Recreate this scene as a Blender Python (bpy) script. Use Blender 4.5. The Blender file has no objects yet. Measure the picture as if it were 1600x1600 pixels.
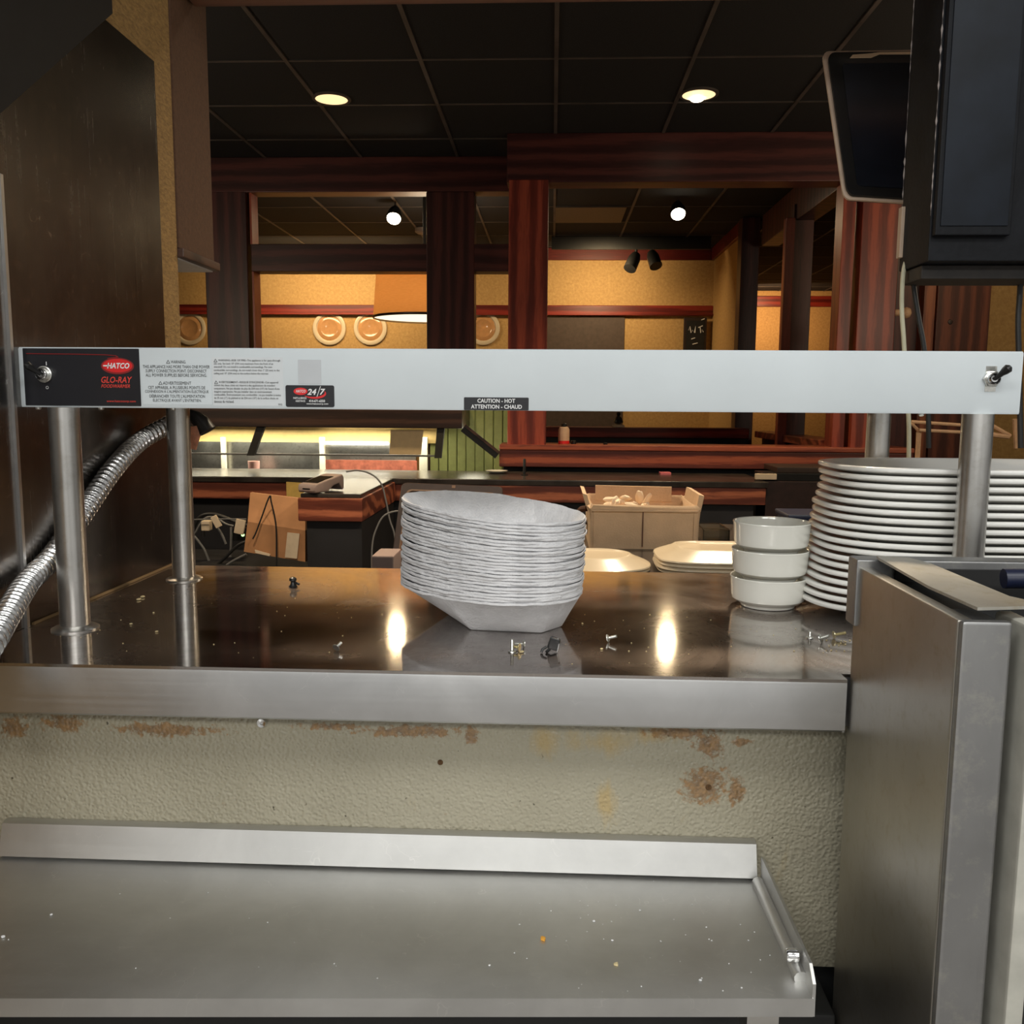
import bpy, bmesh, math, random
from mathutils import Vector, Matrix, Euler
random.seed(7)
S = bpy.context.scene
COL = S.collection
R = math.radians

# ------------------------------------------------------------------ camera
F, PITCH, YAW, ROLL, HC = 1400.0, 7.0, 2.5, 0.4, 1.45
cd = bpy.data.cameras.new('camera'); cam = bpy.data.objects.new('camera', cd); COL.objects.link(cam)
RM = Matrix.Rotation(R(YAW), 3, 'Z') @ Matrix.Rotation(R(90 - PITCH), 3, 'X') @ Matrix.Rotation(R(ROLL), 3, 'Z')
cam.matrix_world = Matrix.Translation((0, 0, HC)) @ RM.to_4x4()
cd.sensor_fit = 'HORIZONTAL'; cd.sensor_width = 36; cd.lens = 36 * F / 1600
cd.clip_start = 0.02; cd.clip_end = 60
S.camera = cam
# ------------------------------------------------------------------ world, exposure, large lights
W = bpy.data.worlds.new('world'); S.world = W; W.use_nodes = True
W.node_tree.nodes['Background'].inputs[0].default_value = (0.9, 0.95, 1, 1)
W.node_tree.nodes['Background'].inputs[1].default_value = 0.03
S.view_settings.view_transform = 'Standard'; S.view_settings.look = 'None'
S.view_settings.exposure = 0.14; S.view_settings.gamma = 1.0
try: S.view_settings.use_curve_mapping = False
except Exception: pass
def lamp(kind, name, loc, power, col, size=0.1, size_y=None, target=None, spot=60, blend=0.6):
    l = bpy.data.lights.new(name, kind); l.energy = power; l.color = col
    if kind == 'AREA':
        l.shape = 'RECTANGLE'; l.size = size; l.size_y = size_y or size
    else:
        l.shadow_soft_size = size
    if kind == 'SPOT': l.spot_size = R(spot); l.spot_blend = blend
    o = bpy.data.objects.new(name, l); COL.objects.link(o); o.location = loc
    if target is not None:
        o.rotation_euler = (Vector(target) - Vector(loc)).to_track_quat('-Z', 'Y').to_euler()
    return o
COOL = (1.0, 1.0, 0.97)
for lx in (-0.75, 0.85):
    lamp('AREA', 'kitchen_light', (lx, -0.35, 2.70), 16, COOL, 1.2, 0.55)
    lamp('AREA', 'kitchen_light', (lx, -2.6, 2.70), 55, COOL, 1.2, 0.55)  # rear pair, added to shine low through the pass
WARM = (1.0, 0.74, 0.42)

# ------------------------------------------------------------------ pixel to point helpers (layout only)
def ray(px, py): return RM @ Vector(((px - 800) / F, -(py - 800) / F, -1))
def at(px, py, Y):
    d = ray(px, py); return Vector((0, 0, HC)) + d * (Y / d.y)
def atz(px, py, Z):
    d = ray(px, py); return Vector((0, 0, HC)) + d * ((Z - HC) / d.z)
def rect(x0, y0, x1, y1, Y):
    xm, ym = (x0 + x1) / 2, (y0 + y1) / 2
    return at(x0, ym, Y).x, at(x1, ym, Y).x, at(xm, y1, Y).z, at(xm, y0, Y).z   # X0,X1,Z0,Z1

# ------------------------------------------------------------------ materials
def nodes(name):
    m = bpy.data.materials.new(name); m.use_nodes = True
    nt = m.node_tree; b = nt.nodes['Principled BSDF']
    return m, nt, b
def setp(b, base=None, rough=None, metal=None, spec=None, coat=None, emit=None, estr=None, trans=None, ior=None):
    if base is not None: b.inputs['Base Color'].default_value = (*base, 1)
    if rough is not None: b.inputs['Roughness'].default_value = rough
    if metal is not None: b.inputs['Metallic'].default_value = metal
    if spec is not None: b.inputs['Specular IOR Level'].default_value = spec
    if coat is not None: b.inputs['Coat Weight'].default_value = coat
    if emit is not None: b.inputs['Emission Color'].default_value = (*emit, 1)
    if estr is not None: b.inputs['Emission Strength'].default_value = estr
    if trans is not None: b.inputs['Transmission Weight'].default_value = trans
    if ior is not None: b.inputs['IOR'].default_value = ior
def N(nt, t, **kw):
    n = nt.nodes.new(t)
    for k, v in kw.items():
        if k in n.inputs: n.inputs[k].default_value = v
        else: setattr(n, k, v)
    return n
def coords(nt, scale=(1, 1, 1), loc=(0, 0, 0), rot=(0, 0, 0), out='Object'):
    t = N(nt, 'ShaderNodeTexCoord'); mp = N(nt, 'ShaderNodeMapping')
    mp.inputs['Scale'].default_value = scale; mp.inputs['Location'].default_value = loc; mp.inputs['Rotation'].default_value = rot
    nt.links.new(t.outputs[out], mp.inputs['Vector']); return mp.outputs['Vector']
def ramp(nt, fac, stops):
    r = N(nt, 'ShaderNodeValToRGB'); e = r.color_ramp.elements
    while len(e) < len(stops): e.new(0.5)
    for el, (p, c) in zip(e, stops):
        el.position = p; el.color = (*c, 1) if len(c) == 3 else c
    nt.links.new(fac, r.inputs['Fac']); return r.outputs['Color']
def noise(nt, vec, scale, detail=4, rough=0.55, dist=0.0):
    n = N(nt, 'ShaderNodeTexNoise', Scale=scale, Detail=detail, Roughness=rough, Distortion=dist)
    nt.links.new(vec, n.inputs['Vector']); return n.outputs['Fac']
def bump(nt, b, h, strength=0.2, dist=0.01):
    n = N(nt, 'ShaderNodeBump', Strength=strength, Distance=dist)
    nt.links.new(h, n.inputs['Height']); nt.links.new(n.outputs['Normal'], b.inputs['Normal'])
def g(v): return (v, v, v)
def srgb(r, gg, b):
    f = lambda c: ((c / 255 + 0.055) / 1.055) ** 2.4 if c > 10 else c / 255 / 12.92
    return (f(r), f(gg), f(b))
def plain(name, base, rough=0.5, metal=0.0, var=0.06, scale=30, bumps=0.0, bscale=200, **kw):
    m, nt, b = nodes(name); setp(b, base, rough, metal, **kw)
    v = coords(nt)
    if var:
        lo = tuple(max(0, c * (1 - var * 2)) for c in base); hi = tuple(min(1, c * (1 + var)) for c in base)
        nt.links.new(ramp(nt, noise(nt, v, scale), [(0.3, lo), (0.7, hi)]), b.inputs['Base Color'])
    if bumps: bump(nt, b, noise(nt, v, bscale, 3), bumps, 0.002)
    return m
def emissive(name, col, strength):
    m, nt, b = nodes(name); setp(b, g(0.8) if strength > 0.9 else g(0.02), 0.5 if strength > 0.9 else 0.15, emit=col, estr=strength); return m
def wood(name, dark, light, axis='Z', rough=0.35, k=1.0):
    m, nt, b = nodes(name); setp(b, rough=rough + 0.1, coat=0.1)
    b.inputs['Coat Roughness'].default_value = 0.3
    sc = {'X': (0.7, 9, 9), 'Y': (9, 0.7, 9), 'Z': (9, 9, 0.7)}[axis]
    v = coords(nt, tuple(s * k for s in sc))
    w = N(nt, 'ShaderNodeTexWave', Scale=0.45, Distortion=7.0, Detail=3.0)
    w.inputs['Detail Scale'].default_value = 1.2
    w.wave_type = 'RINGS'; w.rings_direction = axis
    nt.links.new(v, w.inputs['Vector'])
    f = noise(nt, v, 8.0, 7, 0.7, 0.5)
    mx = N(nt, 'ShaderNodeMix'); mx.data_type = 'FLOAT'; mx.inputs[0].default_value = 0.68
    nt.links.new(w.outputs['Fac'], mx.inputs[2]); nt.links.new(f, mx.inputs[3])
    nt.links.new(ramp(nt, mx.outputs[0], [(0.33, tuple(c * 0.7 for c in dark)), (0.47, dark), (0.64, light)]), b.inputs['Base Color'])
    bump(nt, b, mx.outputs[0], 0.12, 0.002)
    return m
def steel(name, base=0.55, rough=0.25, rvar=0.12, axis='X', grain=0.05, tint=(1, 1, 1), dirt=0.0, dirtcol=(0.12, 0.09, 0.05), scr=0.0, wob=0.0):
    m, nt, b = nodes(name); setp(b, tuple(base * t for t in tint), rough, 1.0)
    sc = {'X': (3, 260, 260), 'Y': (260, 3, 260), 'Z': (260, 260, 3)}[axis]
    v = coords(nt, sc); u = coords(nt)
    br = noise(nt, v, 1.0, 3, 0.6)
    sm = noise(nt, u, 7.0, 6, 0.62, 0.5)
    fine = noise(nt, u, 60.0, 5, 0.7)
    a = N(nt, 'ShaderNodeMath', operation='MULTIPLY_ADD'); a.inputs[1].default_value = rvar; a.inputs[2].default_value = rough - rvar * 0.5
    nt.links.new(sm, a.inputs[0])
    a2 = N(nt, 'ShaderNodeMath', operation='MULTIPLY_ADD'); a2.inputs[1].default_value = grain
    nt.links.new(br, a2.inputs[0]); nt.links.new(a.outputs[0], a2.inputs[2])
    nt.links.new(a2.outputs[0], b.inputs['Roughness'])
    col = ramp(nt, sm, [(0.25, tuple(base * 0.82 * t for t in tint)), (0.75, tuple(min(1, base * 1.08 * t) for t in tint))])
    if dirt:
        mx = N(nt, 'ShaderNodeMix'); mx.data_type = 'RGBA'
        d = ramp(nt, fine, [(0.52, g(0)), (0.75, g(dirt))])
        nt.links.new(d, mx.inputs[0]); nt.links.new(col, mx.inputs[6]); mx.inputs[7].default_value = (*dirtcol, 1)
        col = mx.outputs[2]
    h = br
    if scr:
        vo = N(nt, 'ShaderNodeTexVoronoi', Scale=26.0); vo.feature = 'DISTANCE_TO_EDGE'
        w = N(nt, 'ShaderNodeTexCoord'); nw = N(nt, 'ShaderNodeTexNoise', Scale=9.0, Detail=4.0)
        nt.links.new(w.outputs['Object'], nw.inputs['Vector'])
        va = N(nt, 'ShaderNodeVectorMath', operation='MULTIPLY_ADD'); va.inputs[1].default_value = (0.25, 0.25, 0.25)
        nt.links.new(nw.outputs['Color'], va.inputs[0]); nt.links.new(w.outputs['Object'], va.inputs[2])
        nt.links.new(va.outputs[0], vo.inputs['Vector'])
        line = ramp(nt, vo.outputs['Distance'], [(0.0, g(1)), (0.012, g(0))])
        msk = ramp(nt, noise(nt, u, 30, 3), [(0.55, g(0)), (0.62, g(scr))])
        ml = N(nt, 'ShaderNodeMath', operation='MULTIPLY'); nt.links.new(line, ml.inputs[0]); nt.links.new(msk, ml.inputs[1])
        mx = N(nt, 'ShaderNodeMix'); mx.data_type = 'RGBA'
        nt.links.new(ml.outputs[0], mx.inputs[0]); nt.links.new(col, mx.inputs[6]); mx.inputs[7].default_value = (0.85, 0.83, 0.8, 1)
        col = mx.outputs[2]
    nt.links.new(col, b.inputs['Base Color'])
    if wob:
        bump(nt, b, noise(nt, u, 2.2, 2, 0.5), wob, 0.05)
    else:
        bump(nt, b, h, 0.03, 0.001)
    return m
M = {}
def counter_mat():
    m = steel('counter steel', 0.52, 0.07, 0.05, 'X', 0.02, (1, 0.96, 0.93), 0.2, (0.3, 0.27, 0.25), 0.6)
    nt = m.node_tree; b = nt.nodes['Principled BSDF']
    for l in list(b.inputs['Normal'].links): nt.links.remove(l)
    b2 = N(nt, 'ShaderNodeBsdfPrincipled'); setp(b2, (0.34, 0.28, 0.25), 0.38, 1.0)
    u = coords(nt)
    f = N(nt, 'ShaderNodeMath', operation='MULTIPLY_ADD', use_clamp=True); f.inputs[1].default_value = 1.3; f.inputs[2].default_value = -0.40
    nt.links.new(noise(nt, u, 6, 8, 0.68, 0.8), f.inputs[0])
    mx = N(nt, 'ShaderNodeMixShader'); nt.links.new(f.outputs[0], mx.inputs[0]); nt.links.new(b.outputs[0], mx.inputs[1]); nt.links.new(b2.outputs[0], mx.inputs[2])
    nt.links.new(mx.outputs[0], nt.nodes['Material Output'].inputs['Surface']); return m
M['counter'] = counter_mat()
M['apron'] = steel('apron steel', 0.62, 0.30, 0.10, 'X', 0.10, (1, 1, 1), 0, scr=0.25)
M['tray'] = steel('tray steel', 0.60, 0.40, 0.10, 'X', 0.10, (1, 0.995, 0.97), 0.10, (0.75, 0.73, 0.68), 0.3)
M['tube'] = steel('tube steel', 0.62, 0.26, 0.12, 'Z', 0.12, (1, 0.98, 0.94), 0.35, (0.3, 0.26, 0.2))
M['cladding'] = steel('wall cladding steel', 0.21, 0.20, 0.12, 'Z', 0.10, (1, 0.93, 0.87), 0.45, (0.35, 0.3, 0.25), 0.35, 0.10)
M['cooler'] = steel('greasy cabinet steel', 0.50, 0.30, 0.14, 'Z', 0.12, (1, 0.95, 0.86), 0.40, (0.32, 0.25, 0.13))
M['coolerfront'] = steel('cabinet front steel', 0.36, 0.42, 0.1, 'Z', 0.10, (1, 1, 1), 0.4, (0.6, 0.58, 0.5))
M['flap'] = steel('tarnished sheet steel', 0.62, 0.42, 0.12, 'Y', 0.06, (1, 0.96, 0.86), 0.55, (0.4, 0.34, 0.18))
M['conduit'] = steel('conduit zinc', 0.66, 0.22, 0.1, 'X', 0.02)
M['chrome'] = plain('chrome', g(0.75), 0.15, 1.0, 0.05)
M['zinc'] = plain('zinc plated screw', (0.72, 0.72, 0.68), 0.28, 1.0, 0.1, 300)
M['yellowzinc'] = plain('yellow zinc screw', (0.75, 0.68, 0.45), 0.3, 1.0, 0.1, 300)
M['enamel'] = plain('white enamel', srgb(214, 222, 226), 0.35, 0, 0.02, 12)
M['blackplastic'] = plain('black plastic', g(0.012), 0.35, 0, 0.1)
M['blackmatte'] = plain('matte black', g(0.010), 0.7, 0, 0.15, 12)
M['blackpaint'] = plain('worn black paint', (0.007, 0.008, 0.011), 0.55, 0, 0.3, 14, 0.25, 120, spec=0.2)
M['sticker_black'] = plain('black label', (0.016, 0.016, 0.02), 0.35, 0, 0.05)
M['sticker_white'] = plain('white label', srgb(214, 219, 222), 0.45, 0, 0.02)
M['sticker_grey'] = plain('pale grey label', srgb(196, 200, 204), 0.4, 0, 0.02)
M['ink_grey'] = plain('grey ink', g(0.06), 0.5, 0, 0)
M['ink_white'] = plain('white ink', g(0.8), 0.5, 0, 0)
M['ink_red'] = plain('red ink', srgb(222, 40, 42), 0.4, 0, 0)
M['ink_orange'] = plain('orange red ink', srgb(226, 72, 60), 0.4, 0, 0)
M['ink_darkred'] = plain('dark red ink', srgb(140, 40, 40), 0.4, 0, 0)
M['pulp'] = plain('white paper pulp', srgb(224, 224, 226), 0.85, 0, 0.05, 60, 0.5, 350)
M['ceramic'] = plain('white glazed ceramic', srgb(226, 225, 216), 0.12, 0, 0.02, 8, coat=0.4)
M['platter'] = plain('white glazed china', srgb(240, 239, 234), 0.16, 0, 0.02, 8, coat=0.2)
M['buff'] = plain('buff glazed china', srgb(222, 206, 178), 0.26, 0, 0.03, 8, coat=0.15)
M['canvas'] = plain('beige canvas', srgb(206, 176, 142), 0.9, 0, 0.08, 14, 0.35, 260)
M['leather'] = plain('brown leather', srgb(96, 58, 38), 0.6, 0, 0.2)
M['tissue'] = plain('crumpled tissue', srgb(236, 214, 184), 0.9, 0, 0.04)
M['cardboard'] = plain('brown cardboard', srgb(176, 128, 88), 0.85, 0, 0.08, 10)
M['paper'] = plain('paper label', srgb(214, 196, 170), 0.8, 0, 0.04)
M['note'] = plain('notice paper', srgb(214, 190, 150), 0.8, 0, 0.04)
M['envelope'] = plain('yellow paper', srgb(226, 190, 104), 0.8, 0, 0.06)
M['terminal'] = plain('grey terminal plastic', srgb(150, 132, 126), 0.5, 0, 0.04)
M['screen'] = plain('dark screen glass', g(0.008), 0.1, 0, 0)
M['bezel'] = plain('brown black bezel', srgb(52, 40, 36), 0.45, 0, 0.1)
M['bezel2'] = plain('tan bezel', srgb(112, 88, 70), 0.4, 0, 0.1)
M['beigeplastic'] = plain('beige plastic edge', srgb(196, 172, 150), 0.5, 0, 0.08, 20)
M['cordwhite'] = plain('cream cord', srgb(190, 186, 160), 0.5, 0, 0.05)
M['cordblack'] = plain('black cord', g(0.015), 0.45, 0, 0.05)
M['cordgrey'] = plain('grey cord', g(0.16), 0.45, 0, 0.05)
M['peg'] = plain('pale turned wood', srgb(214, 176, 142), 0.45, 0, 0.08)
M['crumb'] = plain('food crumb', srgb(214, 196, 150), 0.8, 0, 0.2, 400)
M['orangescrap'] = plain('orange food scrap', srgb(222, 160, 60), 0.7, 0, 0.1)
M['ceil'] = plain('black ceiling tile', (0.010, 0.010, 0.012), 0.95, 0, 0.35, 160)
M['grid'] = plain('dark ceiling grid metal', srgb(84, 77, 73), 0.6, 0, 0.25, 4)
M['kwall'] = plain('kitchen wall white', g(0.55), 0.6, 0, 0.05)
M['kdark'] = plain('dark painted side', (0.006, 0.006, 0.006), 0.6, 0, 0.2)
M['kceil'] = plain('kitchen ceiling', g(0.6), 0.8, 0, 0.04)
M['floor'] = plain('quarry tile', (0.26, 0.24, 0.22), 0.5, 0, 0.2)
M['barblack'] = plain('black bar front', (0.012, 0.012, 0.015), 0.6, 0, 0.3, 4)
M['bartop'] = plain('dark laminate bar top', (0.045, 0.038, 0.034), 0.25, 0, 0.3, 8)
M['green'] = plain('green beadboard', srgb(150, 156, 92), 0.6, 0, 0.06)
M['cream'] = plain('cream painted panel', srgb(226, 196, 126), 0.55, 0, 0.05)
M['redpanel'] = plain('reddish panel', srgb(170, 96, 76), 0.5, 0, 0.2)
M['whitestrip'] = plain('white post', srgb(226, 220, 200), 0.4, 0, 0.03)
M['well'] = steel('salad well steel', 0.62, 0.3, 0.2, 'X', 0.05, (1, 1, 0.95), 0.6, (0.2, 0.2, 0.18))
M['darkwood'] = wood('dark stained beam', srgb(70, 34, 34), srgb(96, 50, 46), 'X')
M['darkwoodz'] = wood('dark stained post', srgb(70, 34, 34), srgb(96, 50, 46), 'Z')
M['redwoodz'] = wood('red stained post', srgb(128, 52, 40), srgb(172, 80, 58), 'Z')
M['redwoodx'] = wood('red stained rail', srgb(116, 52, 40), srgb(170, 88, 62), 'X')
M['barwood'] = wood('bar rail wood', srgb(108, 54, 40), srgb(176, 104, 74), 'X', 0.3)
M['trimred'] = wood('red picture rail', srgb(104, 30, 24), srgb(142, 46, 34), 'X', 0.3)
M['litsidewood'] = wood('warm-lit post side', srgb(130, 70, 44), srgb(176, 104, 66), 'Z')
M['header'] = wood('brown header wood', srgb(96, 62, 48), srgb(126, 86, 66), 'X', 0.5)
M['canopy'] = wood('dark canopy wood', srgb(54, 36, 30), srgb(78, 54, 44), 'X')
M['bulb'] = emissive('lamp bulb', (1, 0.86, 0.62), 14)
M['can'] = emissive('warm lit lamp reflector', (1.0, 0.72, 0.36), 1.15)
M['tube_light'] = emissive('fluorescent tube', (1, 0.95, 0.8), 4)
M['shadebottom'] = emissive('lamp diffuser', (1.0, 0.86, 0.62), 1.3)
M['led'] = emissive('green indicator', (0.5, 1, 0.35), 2)
M['blue'] = plain('dark blue plastic', (0.008, 0.012, 0.035), 0.4, 0, 0.1)
M['lotion'] = plain('bottle plastic', srgb(206, 176, 150), 0.4, 0, 0.06)
M['rust'] = plain('rusty brown dirt', (0.12, 0.06, 0.02), 0.9, 0, 0.3, 300)
M['pinkbag'] = plain('pink wrapper', srgb(214, 150, 120), 0.4, 0, 0.3, 60)
# wallpaper
def wallpaper(name, c0, c1, sc=(1, 1, 1), b_=0.2):
    m, nt, b = nodes(name); setp(b, rough=0.75)
    v = coords(nt, sc); f = noise(nt, v, 40, 5, 0.7, 0.4)
    nt.links.new(ramp(nt, f, [(0.3, c0), (0.7, c1)]), b.inputs['Base Color']); bump(nt, b, f, b_, 0.004)
    return m
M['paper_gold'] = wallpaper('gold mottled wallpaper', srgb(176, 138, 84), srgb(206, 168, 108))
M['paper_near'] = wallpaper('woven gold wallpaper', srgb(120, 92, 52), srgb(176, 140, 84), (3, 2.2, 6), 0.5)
M['fabric_brown'] = wallpaper('brown woven soffit', srgb(76, 50, 32), srgb(96, 66, 44), (4, 4, 4), 0.3)
# glass
def glass(name, rough=0.02, tint=(1, 1, 1)):
    m, nt, b = nodes(name)
    tr = N(nt, 'ShaderNodeBsdfTransparent'); tr.inputs[0].default_value = (*[0.93 * t for t in tint], 1)
    gl = N(nt, 'ShaderNodeBsdfGlossy', Roughness=rough); fr = N(nt, 'ShaderNodeFresnel', IOR=1.45)
    mx = N(nt, 'ShaderNodeMixShader')
    nt.links.new(fr.outputs[0], mx.inputs[0]); nt.links.new(tr.outputs[0], mx.inputs[1]); nt.links.new(gl.outputs[0], mx.inputs[2])
    nt.links.new(mx.outputs[0], nt.nodes['Material Output'].inputs['Surface'])
    return m
M['glass'] = glass('clear glass')
M['clearplastic'] = glass('clear plastic', 0.1, (0.8, 0.82, 0.82))
def shade_mat():
    m, nt, b = nodes('amber lampshade fabric')
    df = N(nt, 'ShaderNodeBsdfDiffuse'); tl = N(nt, 'ShaderNodeBsdfTranslucent'); mx = N(nt, 'ShaderNodeMixShader')
    v = coords(nt, (1, 1, 8)); c = ramp(nt, noise(nt, v, 30, 4), [(0.3, srgb(206, 170, 124)), (0.7, srgb(216, 182, 136))])
    nt.links.new(c, df.inputs[0]); nt.links.new(c, tl.inputs[0]); mx.inputs[0].default_value = 0.6
    nt.links.new(df.outputs[0], mx.inputs[1]); nt.links.new(tl.outputs[0], mx.inputs[2])
    nt.links.new(mx.outputs[0], nt.nodes['Material Output'].inputs['Surface']); return m
M['shade'] = shade_mat()
# pebbled FRP wall with grease stains
def frp():
    m, nt, b = nodes('pebbled wall panel'); setp(b, rough=0.38)
    v = coords(nt); t = N(nt, 'ShaderNodeTexCoord')
    sep = N(nt, 'ShaderNodeSeparateXYZ'); nt.links.new(t.outputs['Object'], sep.inputs[0])
    base = ramp(nt, noise(nt, v, 6, 3), [(0.3, srgb(152, 146, 126)), (0.7, srgb(164, 158, 138))])
    n1 = noise(nt, v, 42, 9, 0.78, 1.2); n2 = noise(nt, coords(nt, (1, 1, 0.45)), 20, 7, 0.7, 0.8); n3 = noise(nt, v, 150, 4, 0.7)
    def blob(cx, cz, rx, rz):      # a stain of its own shape at a place on the panel
        q = N(nt, 'ShaderNodeMapping'); q.inputs['Location'].default_value = (-cx / rx, 0, -cz / rz); q.inputs['Scale'].default_value = (1 / rx, 0, 1 / rz)
        nt.links.new(t.outputs['Object'], q.inputs['Vector'])
        ln = N(nt, 'ShaderNodeVectorMath', operation='LENGTH'); nt.links.new(q.outputs[0], ln.inputs[0])
        o = N(nt, 'ShaderNodeMath', operation='SUBTRACT', use_clamp=True); o.inputs[0].default_value = 1.0
        nt.links.new(ln.outputs['Value'], o.inputs[1]); return o.outputs[0]
    def addc(a, c):
        o = N(nt, 'ShaderNodeMath', operation='MAXIMUM'); nt.links.new(a, o.inputs[0]); nt.links.new(c, o.inputs[1]); return o.outputs[0]
    FY = 0.862
    acc = None
    for (px, py, rx, rz, w) in [(1110, 1165, 42, 45, 1), (1100, 1225, 62, 60, 1), (1150, 1240, 22, 40, 1), (1060, 1145, 90, 18, 1),
                              (20, 1135, 50, 32, 1), (100, 1130, 60, 26, 1), (260, 1140, 160, 20, 1), (640, 1142, 150, 18, 1), (735, 1150, 20, 26, 1), (1160, 1160, 30, 14, .8),
                              (520, 1135, 90, 10, 1)]:
        p = at(px, py, FY); s = FY / F
        bl = blob(p.x, p.z, rx * s, rz * s)
        acc = bl if acc is None else addc(acc, bl)
    mm = N(nt, 'ShaderNodeMath', operation='MULTIPLY_ADD'); nt.links.new(acc, mm.inputs[0]); mm.inputs[1].default_value = 0.34
    nn_ = N(nt, 'ShaderNodeMath', operation='MULTIPLY_ADD'); nt.links.new(n3, nn_.inputs[0]); nn_.inputs[1].default_value = 0.55
    n4 = N(nt, 'ShaderNodeMath', operation='MULTIPLY'); nt.links.new(n1, n4.inputs[0]); n4.inputs[1].default_value = 0.5; nt.links.new(n4.outputs[0], nn_.inputs[2]); nt.links.new(nn_.outputs[0], mm.inputs[2])
    mask = ramp(nt, mm.outputs[0], [(0.655, g(0)), (0.735, g(0.75))])
    yac = None
    for (px, py, rx, rz) in [(850, 1160, 40, 50), (935, 1160, 80, 40), (1020, 1150, 60, 30), (945, 1250, 40, 60)]:
        p = at(px, py, FY); s = FY / F
        bl = blob(p.x, p.z, rx * s, rz * s); yac = bl if yac is None else addc(yac, bl)
    ym = N(nt, 'ShaderNodeMath', operation='MULTIPLY_ADD'); nt.links.new(yac, ym.inputs[0]); ym.inputs[1].default_value = 0.42; nt.links.new(n2, ym.inputs[2])
    ymask = ramp(nt, ym.outputs[0], [(0.62, g(0)), (0.86, g(0.5))])
    mx1 = N(nt, 'ShaderNodeMix'); mx1.data_type = 'RGBA'; nt.links.new(ymask, mx1.inputs[0]); nt.links.new(base, mx1.inputs[6]); mx1.inputs[7].default_value = (*srgb(178, 146, 72), 1)
    rust = ramp(nt, n3, [(0.35, srgb(92, 60, 30)), (0.65, srgb(150, 108, 56))])
    mx2 = N(nt, 'ShaderNodeMix'); mx2.data_type = 'RGBA'; nt.links.new(mask, mx2.inputs[0]); nt.links.new(mx1.outputs[2], mx2.inputs[6]); nt.links.new(rust, mx2.inputs[7])
    spk = ramp(nt, noise(nt, v, 95, 2, 0.5), [(0.24, g(0.9)), (0.27, g(0))])
    mx3 = N(nt, 'ShaderNodeMix'); mx3.data_type = 'RGBA'; nt.links.new(spk, mx3.inputs[0]); nt.links.new(mx2.outputs[2], mx3.inputs[6]); mx3.inputs[7].default_value = (0.05, 0.04, 0.02, 1)
    nt.links.new(mx3.outputs[2], b.inputs['Base Color'])
    vo = N(nt, 'ShaderNodeTexVoronoi', Scale=300.0); vo.feature = 'SMOOTH_F1'
    vn = N(nt, 'ShaderNodeTexNoise', Scale=120.0, Detail=2.0); nt.links.new(v, vn.inputs['Vector'])
    va = N(nt, 'ShaderNodeVectorMath', operation='MULTIPLY_ADD'); va.inputs[1].default_value = (0.003, 0.003, 0.003)
    nt.links.new(vn.outputs['Color'], va.inputs[0]); nt.links.new(v, va.inputs[2]); nt.links.new(va.outputs[0], vo.inputs['Vector'])
    bump(nt, b, vo.outputs['Distance'], 0.55, 0.003)
    return m
M['frp'] = frp()

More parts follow.
